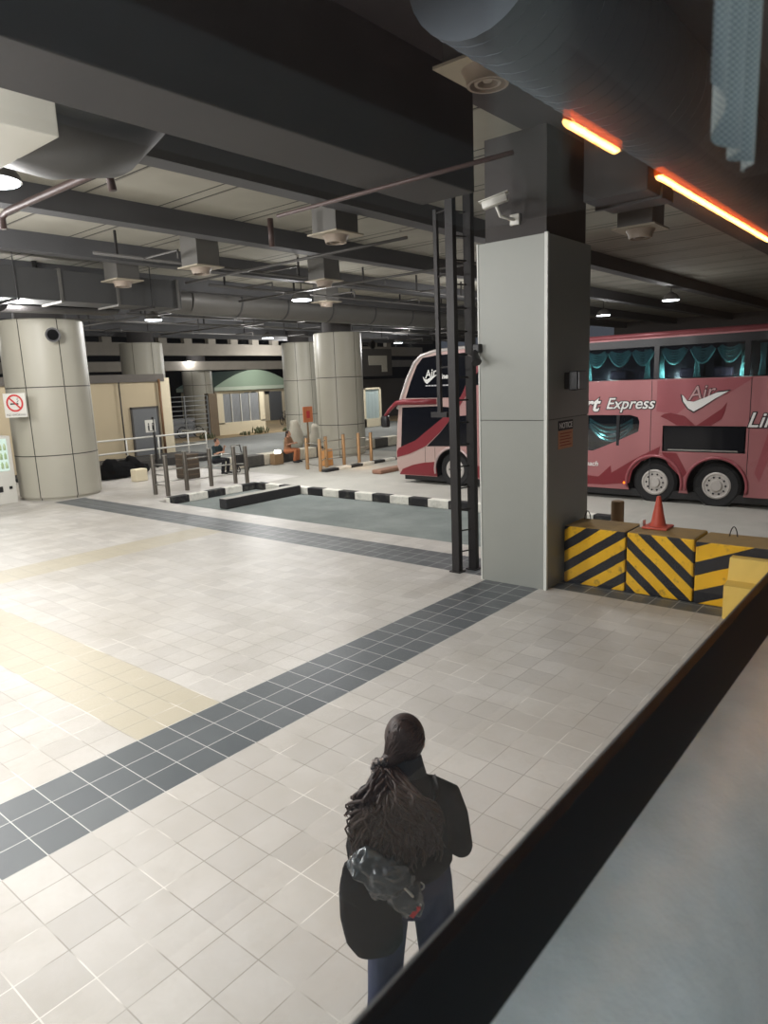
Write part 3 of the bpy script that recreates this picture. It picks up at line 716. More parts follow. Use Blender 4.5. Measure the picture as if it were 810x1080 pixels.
# ------------------------------------------------------------------ no smoking sign, horn speakers, vending machine
def horn(loc, dirv, label):
    t = thing('horn_speaker', label, 'loudspeaker', loc)
    p = Vector(loc); d = Vector(dirv).normalized()
    b = MB(); b.tube([p, p+d*.07, p+d*.16, p+d*.24], [.06, .075, .17, .2], 20, caps=True); obj('horn', b, M['dark_steel'], t, 'auto')
    b = MB(); b.tube([p+d*.235, p+d*.243], .15, 20); obj('horn_mouth', b, M['matte_black'], t)
    b = MB(); b.tube([p, p-d*.2+Vector((0, 0, .0)), p-d*.22], .03, 8); obj('bracket', b, M['dark_steel'], t, True)
horn((-15.27, 8.12, 4.68), (.75, -.55, -.1), 'dark horn loudspeaker high on the large left column')
horn((-14.8, 21.0, 4.55), (.9, .1, -.1), 'dark horn loudspeaker high on the right side of the warm-lit island column')
t = thing('no_smoking_sign', 'white no-smoking sign on the large left column', 'sign', (-15.78, 7.17, 2.78))
nrm = Vector((.62, -.78, 0)).normalized(); tan = Vector((-nrm.y, nrm.x, 0)); org = Vector((-15.86, 7.12, 2.78))+nrm*.12
mt = Matrix(((tan.x, 0, nrm.x, org.x), (tan.y, 0, nrm.y, org.y), (0, 1, 0, org.z), (0, 0, 0, 1)))
b = MB(); b.box((-.31, -.33, -.0), (.31, .33, .02), mt); obj('board', b, M['white_plastic'], t)
def ring(mb, ro, ri, z0, mtx, c=(0, .06), n=32):
    for i in range(n):
        a0, a1 = 2*PI*i/n, 2*PI*(i+1)/n
        q = [(ro, a0), (ro, a1), (ri, a1), (ri, a0)]
        mb._face([mb.bm.verts.new(mtx @ Vector((c[0]+r*math.cos(a), c[1]+r*math.sin(a), z0))) for r, a in q])
red = pm('sign_red', (196, 52, 52), .6, var=.05)
b = MB(); ring(b, .24, .19, .026, mt)
for s in (1,): b.box((-.2, -.022, .022), (.2, .022, .027), mt @ Matrix.Translation((0, .06, 0)) @ Matrix.Rotation(rad(-45), 4, 'Z'))
obj('prohibition_ring', b, red, t)
b = MB(); b.box((-.13, .02, .021), (.1, .06, .024), mt); b.tube([mt @ Vector(p) for p in ((.06, .08, .023), (.11, .12, .023), (.07, .16, .023), (.1, .2, .023))], .008, 6); obj('cigarette', b, M['dark'], t)
text('lettering', 'NO SMOKING', .085, M['dark'], t, tuple(mt @ Vector((-.27, -.29, .021))), tuple(tan), (0, 0, 1), .001)

t = thing('vending_machine', 'white drinks vending machine with a lit glass front beside the left column', 'vending machine', (-16.75, 6.6, 0))
b = MB(); b.box((-17.4, 6.2, 0), (-16.35, 6.98, 1.93), bev=.02); obj('cabinet', b, M['white_plastic'], t, 'auto')
b = MB(); b.box((-17.3, 6.17, .95), (-16.35, 6.2, 1.88)); b.box((-16.35, 6.24, .95), (-16.33, 6.86, 1.86)); w_ = obj('lit_window', b, em('vending_light', (220, 240, 226), 1.1), t)
b = MB()
for i in range(3):
    for j in range(5): b.lathe([(.035, 0), (.035, .13), (.015, .17), (.015, .19)], (-16.31, 6.32+j*.115, 1.02+i*.26), 10)
k = NT('drink_bottles'); k.bsdf(k.mix(k.noise(5), lin((110, 170, 96)), lin((220, 224, 190))), .3); obj('drink_row', b, k.m, w_, True)
b = MB(); b.box((-16.36, 6.3, .36), (-16.33, 6.6, .52)); obj('delivery_slot', b, M['dark'], t)
b = MB(); b.box((-16.36, 6.42, .74), (-16.33, 6.55, .86)); obj('coin_panel', b, M['dark'], t)
b = MB(); b.box((-16.36, 6.78, .42), (-16.33, 6.86, .5)); obj('lock', b, M['dark'], t)

# ------------------------------------------------------------------ steel post fences
def postfence(name, label, posts, rails, mat, h, cat='railing', r=.065, extra=None):
    t = thing(name, label, cat, (posts[0][0], posts[0][1], 0))
    for x, y in posts:
        b = MB(); b.tube([(x, y, 0), (x, y, h-.03), (x, y, h)], [r, r, r*.85], 14); p = obj('post', b, mat, t, 'auto')
        b = MB(); b.tube([(x, y, h), (x, y, h+.02)], r*1.05, 14); obj('cap', b, M['steel'], p, 'auto')
    for i, j, zs in rails:
        for z in zs:
            b = MB(); b.tube([(posts[i][0], posts[i][1], z), (posts[j][0], posts[j][1], z)], .02, 8); obj('rail', b, M['steel'], t, True)
    return t
postfence('post_railing', 'row of weathered round steel posts with rails at the corner of the empty bay', [(-13.7, 9.79), (-13.08, 9.81), (-13.5, 10.75), (-13.5, 11.65), (-13.25, 12.4), (-12.95, 12.63)],
          [(0, 1, (.3, .6, .9)), (0, 2, (.35, .7)), (2, 3, (.3, .62, .95)), (3, 4, (.3, .62, .95)), (4, 5, (.3, .62, .95))], M['post_steel'], 1.17)
postfence('post_railing', 'row of warm-lit round steel posts with rails in front of the island column', [(-13.56, 15.91), (-12.65, 15.66), (-13.25, 16.58), (-13.2, 17.47), (-13.05, 18.15), (-12.69, 18.45)],
          [(0, 1, (.2, .95)), (1, 2, (.35, .7, 1.0)), (2, 3, (.3, .6, .95)), (3, 4, (.3, .6, .95)), (4, 5, (.3, .6, .95))], M['post_warm_lit'], 1.14)
b = MB(); b.box((-13.9, 16.8, 0), (-13.5, 17.2, .62), bev=.03); tag(recentre(obj('orange_bin', b, pm('warm_box', (206, 150, 92), .6)), (-13.7, 17.0, 0)), 'small tan box behind the warm-lit steel posts', 'box')
# orange board, sacks
t = thing('warning_board', 'orange board on a thin stake in front of the rear column', 'sign', (-20, 22.3, 0))
b = MB(); b.box((-20.02, 22.0, 1.2), (-19.98, 22.62, 1.95)); obj('board', b, M['orange_board'], t)
b = MB(); b.box((-19.98, 22.2, 1.4), (-19.97, 22.42, 1.75)); obj('board_mark', b, red, t)
b = MB(); b.box((-20.08, 22.28, 0), (-20.02, 22.34, 1.95)); obj('stake', b, M['brown'], t)
for p, s, l in (((-20.6, 21.9, .62), (.35, .5, .64), 'pale upright sack under the orange board'), ((-20.4, 23.1, .5), (.3, .4, .52), 'smaller pale sack right of the orange board')):
    b = MB(); b.tube([(p[0], p[1], .0), (p[0], p[1], p[2]*.5), (p[0], p[1]+.08, p[2]*1.2), (p[0], p[1]+.05, p[2]*1.75), (p[0], p[1], p[2]*2.1)], [(s[0], s[1]), (s[0]*1.05, s[1]*1.05), (s[0]*.85, s[1]*.8), (s[0]*.6, s[1]*.55), (s[0]*.3, s[1]*.22)], 16, side=(1, 0, 0))
    for v in b.bm.verts: v.co += Vector((noise.noise(v.co*4), noise.noise(v.co*4+Vector((5, 0, 0))), 0))*.2
    tag(recentre(obj('sack', b, M['sack'], None, True), (p[0], p[1], 0)), l, 'sack')
t = thing('ground_lamp', 'bright white lamp on a small block left of the seated person in orange', 'lamp', (-15.9, 16.6, .0))
b = MB(); b.box((-16.05, 16.3, 0), (-15.75, 16.75, .42), bev=.02); obj('block', b, M['brown'], t)
b = MB(); b.box((-15.95, 16.45, .42), (-15.8, 16.68, .56), bev=.02); obj('lamp_glass', b, em('lamp_white', (255, 250, 235), 6.0), t)

# ------------------------------------------------------------------ far fences, green-roofed building, bicycles
t = thing('boundary_wall', 'pale wall with a grey slatted panel, standing beyond the road', 'wall', (-32, 28, 0))
b = MB(); b.box((-32.3, 26.0, .0), (-32, 29.9, .78)); b.box((-32.3, 26.0, .7), (-32, 26.5, 2.65)); b.box((-32.3, 29.5, .7), (-32, 29.9, 2.65)); obj('wall', b, M['cream2'], t)
b = MB(); b.box((-32.35, 25.35, 0), (-31.95, 26.0, 2.68)); obj('end_pier', b, pm('brown_pier', (120, 104, 84), .8), t)
b = MB(); b.box((-32.2, 26.5, .78), (-32.1, 29.5, 2.6)); obj('slat_panel', b, stripes_tex('grey_slats', (120, 122, 124), (146, 148, 150), 1, .1, .5, .5), t)
for y in (27.2, 27.95, 28.7):
    b = MB(); b.box((-32.1, y-.03, .78), (-32.04, y+.03, 2.6)); obj('mullion', b, M['white_plastic'], t)
t = thing('mesh_gate', 'grey mesh gate between the cream building and the pale boundary wall', 'gate', (-32, 23.7, 0))
for y in (21.2, 23.6, 25.3):
    b = MB(); b.box((-32.1, y-.04, 0), (-32, y+.04, 2.6)); obj('post', b, M['grey_plastic'], t)
for i in range(9):
    b = MB(); b.box((-32.08, 21.2, .3+i*.28), (-32.03, 25.3, .345+i*.28)); obj('bar', b, M['grey_plastic'], t)
b = MB(); b.box((-33.6, 21.5, 0), (-33.4, 25.2, 1.2)); tag(recentre(obj('white_screen', b, pm('bluish_screen', (168, 172, 180), .7)), (-33.5, 23.3, 0)), 'low pale screen wall behind the mesh gate', 'wall')
t = thing('arched_building', 'building with a pale green arched roof beyond the boundary wall', 'building', (-44, 37.5, 0))
b = MB(); b.box((-47, 33.6, 0), (-42.3, 41.6, 2.7)); obj('wall', b, M['cream2'], t)
arc = [(33.3+8.6*i/16, 3.05+1.35*math.sin(PI*i/16)) for i in range(17)]
b = MB(); b.prism(arc, -47.2, -41.9, 'x'); obj('arched_roof', b, M['green_roof'], t)
b = MB(); b.box((-47.2, 33.3, 2.75), (-41.9, 41.9, 3.05)); obj('eaves', b, pm('pale_eaves', (190, 200, 180), .7), t)
b = MB(); b.box((-42.3, 39.3, 0), (-42.2, 40.7, 2.5)); obj('doorway', b, pm('grey_opening', (96, 98, 100), .6), t)
for i in range(4):
    b = MB(); b.box((-42.3, 36.6+i*.75, 2.3), (-42.22, 37.1+i*.75, 2.55)); obj('vent_window', b, M['dark'], t)
t = thing('white_gate', 'bright white gate panel right of the island column, beyond the road', 'gate', (-26.3, 34.5, 0))
b = MB(); b.box((-26.4, 33.6, 0), (-26.2, 33.75, 2.6)); b.box((-26.4, 35.2, 0), (-26.2, 35.35, 2.6)); b.box((-26.4, 33.6, 2.5), (-26.2, 35.35, 2.6)); b.box((-26.4, 33.6, 0), (-26.2, 35.35, .55)); obj('frame', b, M['cream2'], t)
b = MB(); b.box((-26.35, 33.75, .55), (-26.3, 35.2, 2.5)); obj('panel', b, stripes_tex('blue_grey_slats', (150, 166, 166), (176, 190, 188), 1, .36, .9), t)
b = MB(); b.box((-34, 36.2, 0), (-33.6, 60, 3.2)); tag(recentre(obj('dark_fence', b, pm('dark_fence', (84, 80, 76), .8)), (-33.8, 48, 0)), 'dark boundary fence running behind the white gate', 'fence')
b = MB(); b.box((-30, 37, 3.4), (-29.7, 41, 5.4)); tag(recentre(obj('dark_billboard', b, pm('dim_panel', (70, 66, 62), .8)), (-29.85, 39, 3.4)), 'dark hanging panel above the white gate, behind the island column', 'panel')
b = MB(); b.prism([(38.2, 4.2), (39.7, 4.2), (39.7, 3.7), (40.3, 3.7), (40.3, 4.9), (38.2, 4.9)], -29.65, -29.6, 'x'); tag(recentre(obj('pale_panel', b, pm('pale_sheet', (176, 170, 156), .8)), (-29.6, 39.3, 4.2)), 'pale L-shaped sheet fixed on the dark hanging panel', 'sheet')

def bicycle():
    t = thing('bicycle', 'bicycle', 'bicycle', (0, 0, 0), 0)
    for y in (-.5, .5):
        b = MB(); b.tube([(0, y+.33*math.cos(2*PI*i/24), .35+.33*math.sin(2*PI*i/24)) for i in range(25)], .03, 6); w_ = obj('wheel', b, M['dark'], t, True, w=False)
        b = MB()
        for i in range(4): b.tube([(0, y-.3*math.cos(PI*i/4), .35-.3*math.sin(PI*i/4)), (0, y+.3*math.cos(PI*i/4), .35+.3*math.sin(PI*i/4))], .006, 5)
        obj('spokes', b, M['steel'], w_, w=False)
    b = MB(); b.tube([(0, -.5, .35), (0, -.2, .85), (0, .35, .85), (0, -.02, .32), (0, -.2, .85)], .022, 6); b.tube([(0, -.5, .35), (0, -.02, .32)], .02, 6); b.tube([(0, .5, .35), (0, .33, .95)], .022, 6)
    obj('frame', b, M['pipe'], t, True, w=False)
    b = MB(); b.tube([(-.28, .28, 1.0), (0, .33, .98), (.28, .28, 1.0)], .018, 6); obj('handlebar', b, M['dark'], t, True, w=False)
    b = MB(); b.ball((0, -.22, .92), (.08, .14, .04), 10, 6); obj('saddle', b, M['dark'], t, True, w=False)
    return t
bp = bicycle()
spots = [(-32.9, 22.3, .3, 'bicycle parked behind the mesh gate, left one', 'bicycles behind the gate'), (-32.8, 24.4, -.3, 'bicycle parked behind the mesh gate, beside the pale boundary wall end', 'bicycles behind the gate')]
for i in range(6): spots.append((-36.0-.3*(i % 2), 35.2+i*.75, .5+.3*(i % 3), 'bicycle in the row parked in front of the arched building', 'bicycles by the arched building'))
for i, (x, y, rz, l, g) in enumerate(spots):
    if i == 0: bp.location = (x, y, 0); bp.rotation_euler = (0, 0, rz); bp['label'] = l; bp['group'] = g
    else: dup(bp, (x, y, 0), rz, l, g)
# scrub on the sandy verge
for i, (x, y, s) in enumerate(((-30.5, 26.8, .25), (-30.7, 28.2, .4), (-29.8, 31.8, .5), (-30.8, 24.2, .3), (-30.4, 30.2, .22))):
    b = MB()
    for q in range(26):
        a = random.random()*2*PI; r = random.random()*s*1.6
        p = Vector((x+r*math.cos(a), y+r*math.sin(a), 0)); d = Vector((random.uniform(-.3, .3), random.uniform(-.3, .3), random.uniform(.5, 1)))*s*1.2
        b.tube([p, p+d*.6, p+d], [.03, .06*s*2, .01], 5)
    tag(recentre(obj('weed_clump', b, M['bush'], None, True), (x, y, 0)), ['small weed clump in front of the slatted panel', 'larger weed clump on the sand before the slatted panel', 'tall weed clump right of the pale boundary wall', 'weed clump in front of the mesh gate', 'low weed clump at the right end of the pale boundary wall'][i], 'weeds')

# ------------------------------------------------------------------ ceiling fittings
for o in [o for o in bpy.data.objects if o.name.startswith('ceiling_cross_beam')]: bpy.data.objects.remove(o)
def diffuser(x, y, zf, s, label, top=6.2):
    t = thing('air_diffuser', label, 'air vent', (x, y, top))
    b = MB(); b.box((x-s/2, y-s/2, zf+.02), (x+s/2, y+s/2, top)); obj('duct_box', b, M['duct'], t)
    b = MB(); b.box((x-s*.62, y-s*.62, zf), (x+s*.62, y+s*.62, zf+.025)); obj('flange', b, M['flange'], t)
    b = MB(); r = s*.36
    b.lathe([(r*1.15, zf), (r*1.05, zf-.03), (r*.95, zf-.07), (r*.92, zf-.12), (r*.8, zf-.12), (r*.78, zf-.06), (r*.6, zf-.06), (r*.58, zf-.11), (r*.45, zf-.11), (r*.43, zf-.05), (r*.25, zf-.05), (r*.2, zf-.09), (.001, zf-.09)], (x, y, 0), 28, caps=False); obj('nozzle', b, M['nozzle'], t, 'auto')
    return t
diffuser(-4.2, 7.95, 5.55, .56, 'box air diffuser hanging nearest left of the ladder')
diffuser(-8.3, 8.1, 5.55, .56, 'box air diffuser in mid ceiling, above and left of the island column')
diffuser(-10.85, 7.75, 5.55, .56, 'box air diffuser close to the grey rectangular duct at left')
diffuser(-8.2, 11.75, 5.55, .56, 'box air diffuser further back behind the nearest one, left of the ladder')
diffuser(-11.4, 15.1, 5.55, .56, 'box air diffuser touching the big round duct, above the island column')
diffuser(1.1, 4.25, 5.6, .54, 'large close air diffuser with round nozzle near the top of the picture', 6.2)
diffuser(.62, 9.3, 5.05, .5, 'air diffuser half hidden just right of the square pillar top')

def duct(label, parts, name='air_duct', loc=(0, 0, 0)):
    t = thing(name, label, 'duct', loc)
    for nm, mb, m, sm in parts: obj(nm, mb, m, t, sm)
    return t
# big round spiral duct with joint collars
b = MB(); b.tube([(-13.95, 11.6, 5.70), (-13.95, 34, 5.70)], .46, 28)
c = MB()
for y in (13.4, 15.4, 17.6, 20, 22.4, 25): c.tube([(-13.95, y, 5.70), (-13.95, y+.06, 5.70)], .475, 28)
d = MB(); d.tube([(-14.42, 8.6, 5.62), (-14.25, 10.4, 5.68), (-13.95, 11.65, 5.70)], [(.95, .16), (.75, .3), (.46, .46)], 28, side=(1, 0, 0))
duct('big round galvanised duct with collars running below the ceiling above the bus nose', [('round_duct', b, M['duct'], 'auto'), ('collar', c, M['duct_dark'], 'auto'), ('reducer', d, M['duct'], 'auto')], loc=(-13.95, 20, 6.2))
b = MB(); b.box((-12.45, 5.2, 5.12), (-11.55, 9.8, 5.8), bev=.01)
c = MB()
for y in (5.2, 6.6, 8.0, 9.7): c.box((-12.49, y-.03, 5.08), (-11.51, y+.03, 5.83))
d = MB()
for y in (5.6, 8.9): d.tube([(-12.5, y, 5.12), (-12.5, y, 6.2)], .012, 6); d.tube([(-11.5, y, 5.12), (-11.5, y, 6.2)], .012, 6); d.box((-12.55, y-.03, 5.07), (-11.45, y+.03, 5.11))
duct('grey rectangular duct hung on rods above the large left column', [('duct_body', b, M['duct_dark'], False), ('flange_joint', c, M['duct'], False), ('hanger', d, M['dark_steel'], False)], loc=(-12, 7.5, 6.2))
b = MB(); b.box((-3.3, -2.5, 5.2), (-1.7, 1.86, 5.62), bev=.01)
c = MB(); c.tube([(-2.5, 1.84, 5.42), (-2.5, 2.3, 5.42), (-2.5, 2.75, 5.55), (-2.5, 3.05, 5.85), (-2.5, 3.1, 6.08)], [(.72, .22), (.72, .28), (.66, .34), (.6, .34), (.75, .4)], 24, side=(1, 0, 0))
duct('wide duct coloured as lamp-lit at the left edge of the picture, with dark bend', [('duct_body', b, M['duct_lit'], False), ('bend', c, M['duct_dark'], 'auto')], loc=(-2.5, 0, 6.2))
b = MB(); b.box((-12.8, 2.2, 5.3), (-11.9, 4.2, 5.75)); 
c = MB(); c.prism([(-12.8, 5.3), (-11.9, 5.3), (-11.9, 5.75), (-12.3, 6.0), (-12.8, 6.0)], 4.2, 5.0, 'y')
duct('dull duct with an offset end piece left of the hung rectangular duct', [('duct_body', b, M['duct'], False), ('offset_end', c, M['duct'], False)], loc=(-12.4, 3.5, 6.2))
M['duct_haze'] = pm('haze_grey_duct', (84, 90, 96), .85, var=.12, scale=1.5, spec=.1)
b = MB(); b.tube([(2.0, 2.6, 5.55), (2.0, 16, 5.55)], .5, 28)  # added duct in place of a hazy striped reflection in the window
c = MB()
for i in range(72): c.tube([(2.0, 2.7+i*.18, 5.55), (2.0, 2.715+i*.18, 5.55)], .504, 28)
duct('added ribbed duct standing in for a striped window reflection at upper right', [('round_duct', b, M['duct_haze'], 'auto'), ('rib', c, M['duct_haze'], 'auto')], loc=(2, 8, 6.2))
b = MB(); b.box((.42, 7.75, 5.22), (1.25, 8.75, 6.195), bev=.01); c = MB(); c.box((.39, 8.2, 5.19), (1.28, 8.26, 6.195)); duct('dark square duct drop just right of the square pillar top', [('duct_body', b, M['duct_dark'], False), ('flange_joint', c, M['duct_dark'], False)], loc=(.8, 8.2, 6.2))

def pipe(label, pts, r, mat, name='pipe'):
    b = MB(); b.tube(pts, r, 10)
    c = Vector(pts[0]); return tag(recentre(obj(name, b, mat, None, True), c), label, 'pipe')
pipe('red-brown sprinkler pipe with a bent-down end at upper left', [(-6.6, 3.4, 5.45), (-6.6, 3.4, 5.62), (-6.4, 3.4, 5.66), (-3.75, 3.4, 5.66), (-3.6, 3.4, 5.63), (-3.57, 3.42, 5.4)], .05, M['rust_pipe'])
pipe('red-brown pipe crossing under the main beam towards the square pillar', [(1.2, 4.5, 4.98), (-1.9, 4.5, 4.98)], .022, M['rust_pipe'])
pipe('red-brown pipe stub dropping beside the nearest box diffuser', [(-4.8, 7.0, 5.8), (-4.8, 7.0, 5.35)], .05, M['rust_pipe'])
for i, (x, y0, y1, z, lab) in enumerate(((-8.85, 6.0, 26, 5.72, 'thin grey pipe along the ceiling behind the second rib from the ladder'), (-10.85, 10.2, 30, 5.66, 'thin grey pipe running past the second row of diffusers'), (-16.6, 11.2, 36, 5.5, 'thin grey pipe just beyond the big round duct'), (-18.4, 10, 38, 5.45, 'thin grey pipe far back over the seated people'), (-21.5, 12, 40, 5.4, 'furthest thin grey pipe above the toilet building'))):
    t = thing('ceiling_pipe', lab, 'pipe', (x, y0, z))
    b = MB(); b.tube([(x, y0, z), (x, y1, z)], .035, 8); obj('pipe_run', b, M['pipe'], t, True)
    for q in range(int((y1-y0)/2.5)):
        b = MB(); yy = y0+.5+q*2.5; b.box((x-.02, yy-.02, z), (x+.02, yy+.02, 6.2)); obj('hanger', b, M['dark_steel'], t)
    for q in range(int((y1-y0)/3.2)):
        b = MB(); yy = y0+1.1+q*3.2; b.tube([(x, yy, z), (x+1.2, yy, z), (x+1.2, yy, z-.16)], .022, 6); obj('sprinkler_branch', b, M['pipe'], t, True)
for i, (y, x0, x1, z, lab) in enumerate(((9.6, -11, -3.9, 5.68, 'thin cross pipe between the diffusers and the ladder'), (12.9, -13, -4, 5.62, 'thin cross pipe above the empty bus bay'), (17.2, -24, -14.6, 5.5, 'thin cross pipe over the island column'), (11.0, -24, -15.6, 5.3, 'thin cross pipe over the large left column'))):
    pipe(lab, [(x0, y, z), (x1, y, z)], .03, M['pipe'], 'cross_pipe')
pipe('thick dark drop pipe above the large left column', [(-13.0, 6.75, 6.2), (-13.0, 6.8, 5.2)], .06, M['dark_steel'], 'drop_pipe')
b = MB(); b.tube([(-13.0, 5.8, 5.08), (-13.0, 8.6, 5.12)], [(.5, .1), (.45, .1)], 20, side=(1, 0, 0))
tag(recentre(obj('cable_tray', b, M['dark_steel'], None, 'auto'), (-13, 7, 5.1)), 'dark flat tray hung from the drop pipe above the large left column', 'cable tray')

# ------------------------------------------------------------------ lamps (fixture and the light it gives), then added lights without fixtures
M['lamp'] = em('lamp_disc', (240, 248, 255), 14.0)
def spot(x, y, z, w, col=(1, .99, .975), ang=150):
    l = bpy.data.lights.new('lamp_and_fill_light', 'SPOT'); l.energy = w; l.color = col; l.spot_size = rad(ang); l.spot_blend = 1.0; l.shadow_soft_size = .22
    o = bpy.data.objects.new('lamp_and_fill_light', l); COL.objects.link(o); o.location = (x, y, z); return o
def point(x, y, z, w, col=(1, .99, .975)):
    l = bpy.data.lights.new('lamp_and_fill_glow', 'POINT'); l.energy = w; l.color = col; l.shadow_soft_size = .25
    o = bpy.data.objects.new('lamp_and_fill_glow', l); COL.objects.link(o); o.location = (x, y, z); return o
def lamp(x, y, z, label, w, group=None, r=.3):
    t = thing('ceiling_lamp', label, 'lamp', (x, y, 6.2), 0, group)
    b = MB(); b.lathe([(.05, z+.3), (r*.7, z+.2), (r, z+.05), (r, z+.02)], (x, y, 0), 24); obj('housing', b, M['duct'], t, 'auto')
    b = MB(); b.lathe([(r*.93, z+.02), (r*.9, z)], (x, y, 0), 24); obj('lamp_disc', b, M['lamp'], t)
    b = MB(); b.tube([(x, y, z+.28), (x, y, 6.2)], .015, 6); obj('rod', b, M['dark_steel'], t)
    spot(x, y, z-.05, w, ang=165); point(x, y, z-.12, w*.3)
    return t
LW = 880
lamp(-4.15, 2.3, 5.4, 'ceiling lamp glaring at the left edge of the picture', LW*.5)
lamp(-17.3, 12.6, 5.4, 'ceiling lamp above the roof of the cream toilet building', LW*.6)
lamp(-10.45, 13.1, 5.4, 'bright ceiling lamp left of the ladder, in front of the round duct', LW)
lamp(-23.2, 22.9, 5.4, 'distant ceiling lamp left of the island column top', LW)
lamp(-24.2, 34.9, 5.4, 'distant ceiling lamp right of the island column, over the bus nose', LW*.8)
lamp(-3.75, 24.6, 5.4, 'ceiling lamp above the bus roof right of the square pillar', LW*.35)
lamp(-7.75, 28.4, 5.4, 'fainter ceiling lamp behind the bus, close to the square pillar', LW*.3)
# bare point lights: further unseen lamps beyond the frame, and fill added within it
for x, y, w in ((-2.6, -3.6, .9), (-1.3, -1.0, .95), (-7.6, -2.6, .75), (-8.4, 2.2, .6), (-12.6, 1.4, .6), (-12.5, 6.0, .35), (-19.5, 7.5, .4), (-19.3, 18.2, .55), (-17.6, 27.5, .6), (-29, 30, .9), (-28, 18, .55), (-39, 37, .5), (-36, 27, .6), (-7.4, 19.5, .3)):
    point(x, y, 4.9, LW*w)
spot(-1.8, 12.2, 5.3, LW*.6); spot(3.0, 11.5, 5.3, LW*.2); spot(-5.5, 11.8, 5.3, LW*.3)  # added spots without fixtures, lighting the bus side and bay
point(-11.9, 17.0, .7, 14, (1, .66, .36))  # added warm point light without fixture, for the glow at the island
w_ = bpy.data.worlds.new('world'); SC.world = w_; w_.use_nodes = True
bg = w_.node_tree.nodes['Background']; bg.inputs[0].default_value = (.5, .56, .68, 1); bg.inputs[1].default_value = .12

# ------------------------------------------------------------------ people
SKIN = pm('skin_tone', (176, 130, 104), .55, var=.06, scale=20)
HAIR = None
def hair_mat():
    k = NT('dark_brown_hair'); 
    f = k.noise(60, 3.0)
    k.bsdf(k.mix(f, lin((20, 14, 12)), lin((64, 46, 38))), .5, 0, .3); return k.m
HAIR = hair_mat()
def fabric(name, c, rough=.9, var=.2):
    return pm(name, c, rough, var=var, scale=14, bump=.15, spec=.2)

def head_mesh(mb, c, pitch_=0.0, s=1.0):
    """skull, jaw, nose, ears round centre c; faces +y"""
    m = Matrix.Rotation(-pitch_, 4, 'X')
    def P(x, y, z): return Vector(c)+m @ (Vector((x, y, z))*s)
    mb.ball(P(0, -.008, .025), Vector((.074, .092, .092))*s, 20, 14, m)
    mb.ball(P(0, .03, -.045), Vector((.055, .058, .07))*s, 18, 12, m)
    mb.tube([P(0, .085, .005), P(0, .1, -.018), P(0, .107, -.032)], [.009*s, .012*s, .014*s], 8, round_ends=True)
    mb.tube([P(-.04, .076, .03), P(0, .086, .03), P(.04, .076, .03)], [.009*s]*3, 8, round_ends=True)
    mb.tube([P(-.018, .082, -.062), P(.018, .082, -.062)], [.009*s]*2, 8, round_ends=True)
    mb.tube([P(0, .07, -.1), P(0, .082, -.098)], [.018*s]*2, 8, round_ends=True)
    for q in (-1, 1): mb.ball(P(q*.077, -.005, -.01), Vector((.012, .022, .034))*s, 8, 8, m)
    return P
def hand(mb, wrist, d, n_, side, curl=.5, s=1.0):
    """palm, four fingers and a thumb; d = direction of the fingers, n_ = palm normal"""
    d = Vector(d).normalized(); n_ = Vector(n_); n_ = (n_-d*n_.dot(d)).normalized(); x = d.cross(n_)*side
    w = Vector(wrist)
    mb.tube([w, w+d*.04*s, w+d*.085*s], [(.026*s, .017*s), (.037*s, .015*s), (.038*s, .012*s)], 12, side=x, round_ends=True)
    for i, (off, L) in enumerate(((-.029, .062), (-.01, .072), (.01, .067), (.028, .052))):
        p0 = w+d*.075*s+x*off*s; a = 0.0; pts = [p0]; dirv = d
        for q, fr in enumerate((.45, .32, .23)):
            a += curl*(.55 if q == 0 else .75); dirv = d*math.cos(a)+n_*math.sin(a); pts.append(pts[-1]+dirv*L*fr*s)
        mb.tube(pts, [.0092*s, .0088*s, .008*s, .007*s], 8, round_ends=True)
    p0 = w+d*.02*s-x*.028*s; q1 = (d*.6-x*.7+n_*.25).normalized(); q2 = (d*.85-x*.2+n_*.45).normalized()
    mb.tube([p0, p0+q1*.035*s, p0+q1*.035*s+q2*.035*s], [.013*s, .011*s, .009*s], 8, round_ends=True)

# --- the woman in the foreground, seen from behind (local: x right, y forward, z up)
wm = thing('person', 'standing person seen from behind in dark jacket and navy trousers, long dark hair', 'person', (2.75, .76, 0), math.atan2(.643, .766))
HC = Vector((-.005, .035, 1.505))
b = MB()
head_mesh(b, HC, rad(-14))
b.tube([(0, -.005, 1.34), (0, .008, 1.4), (0, .02, 1.46)], [(.06, .056), (.05, .05), (.052, .056)], 14, round_ends=True)
b.tube([(0, .0, .84), (0, .005, .95), (0, .015, 1.06), (0, .01, 1.2), (0, -.005, 1.31), (0, -.01, 1.36)], [(.155, .105), (.15, .1), (.125, .085), (.15, .095), (.125, .08), (.07, .055)], 20, side=(1, 0, 0), round_ends=True)
SH = {}; 
for s in (-1, 1):
    sh, el, wr = Vector((s*.152, -.01, 1.28)), Vector((s*.207, -.045, 1.075)), Vector((s*.085, .175, 1.1))
    SH[s] = (sh, el, wr)
    b.tube([sh, (sh+el)/2, el, (el+wr)/2, wr], [.042, .042, .037, .036, .025], 12, round_ends=True)
    hip, kn, an = Vector((s*.085, 0, .85)), Vector((s*.115-.01, .015, .46)), Vector((s*.135-.015, -.02, .075))
    b.tube([hip, (hip+kn)/2, kn, (kn*2+an)/3, an], [.085, .075, .055, .056, .036], 14, round_ends=True)
    b.tube([an+Vector((0, -.03, -.03)), an+Vector((s*.01, .05, -.035)), an+Vector((s*.02, .14, -.05))], [(.032, .03), (.04, .03), (.036, .02)], 12, side=(1, 0, 0), round_ends=True)
    hand(b, wr+Vector((-s*.01, .015, .003)), (-s*.45, .6, .35), (-s*.8, -.3, .25), s, .55, .92)
remeshed('body', b, SKIN, wm, .0065, 3, w=False)
b = MB()
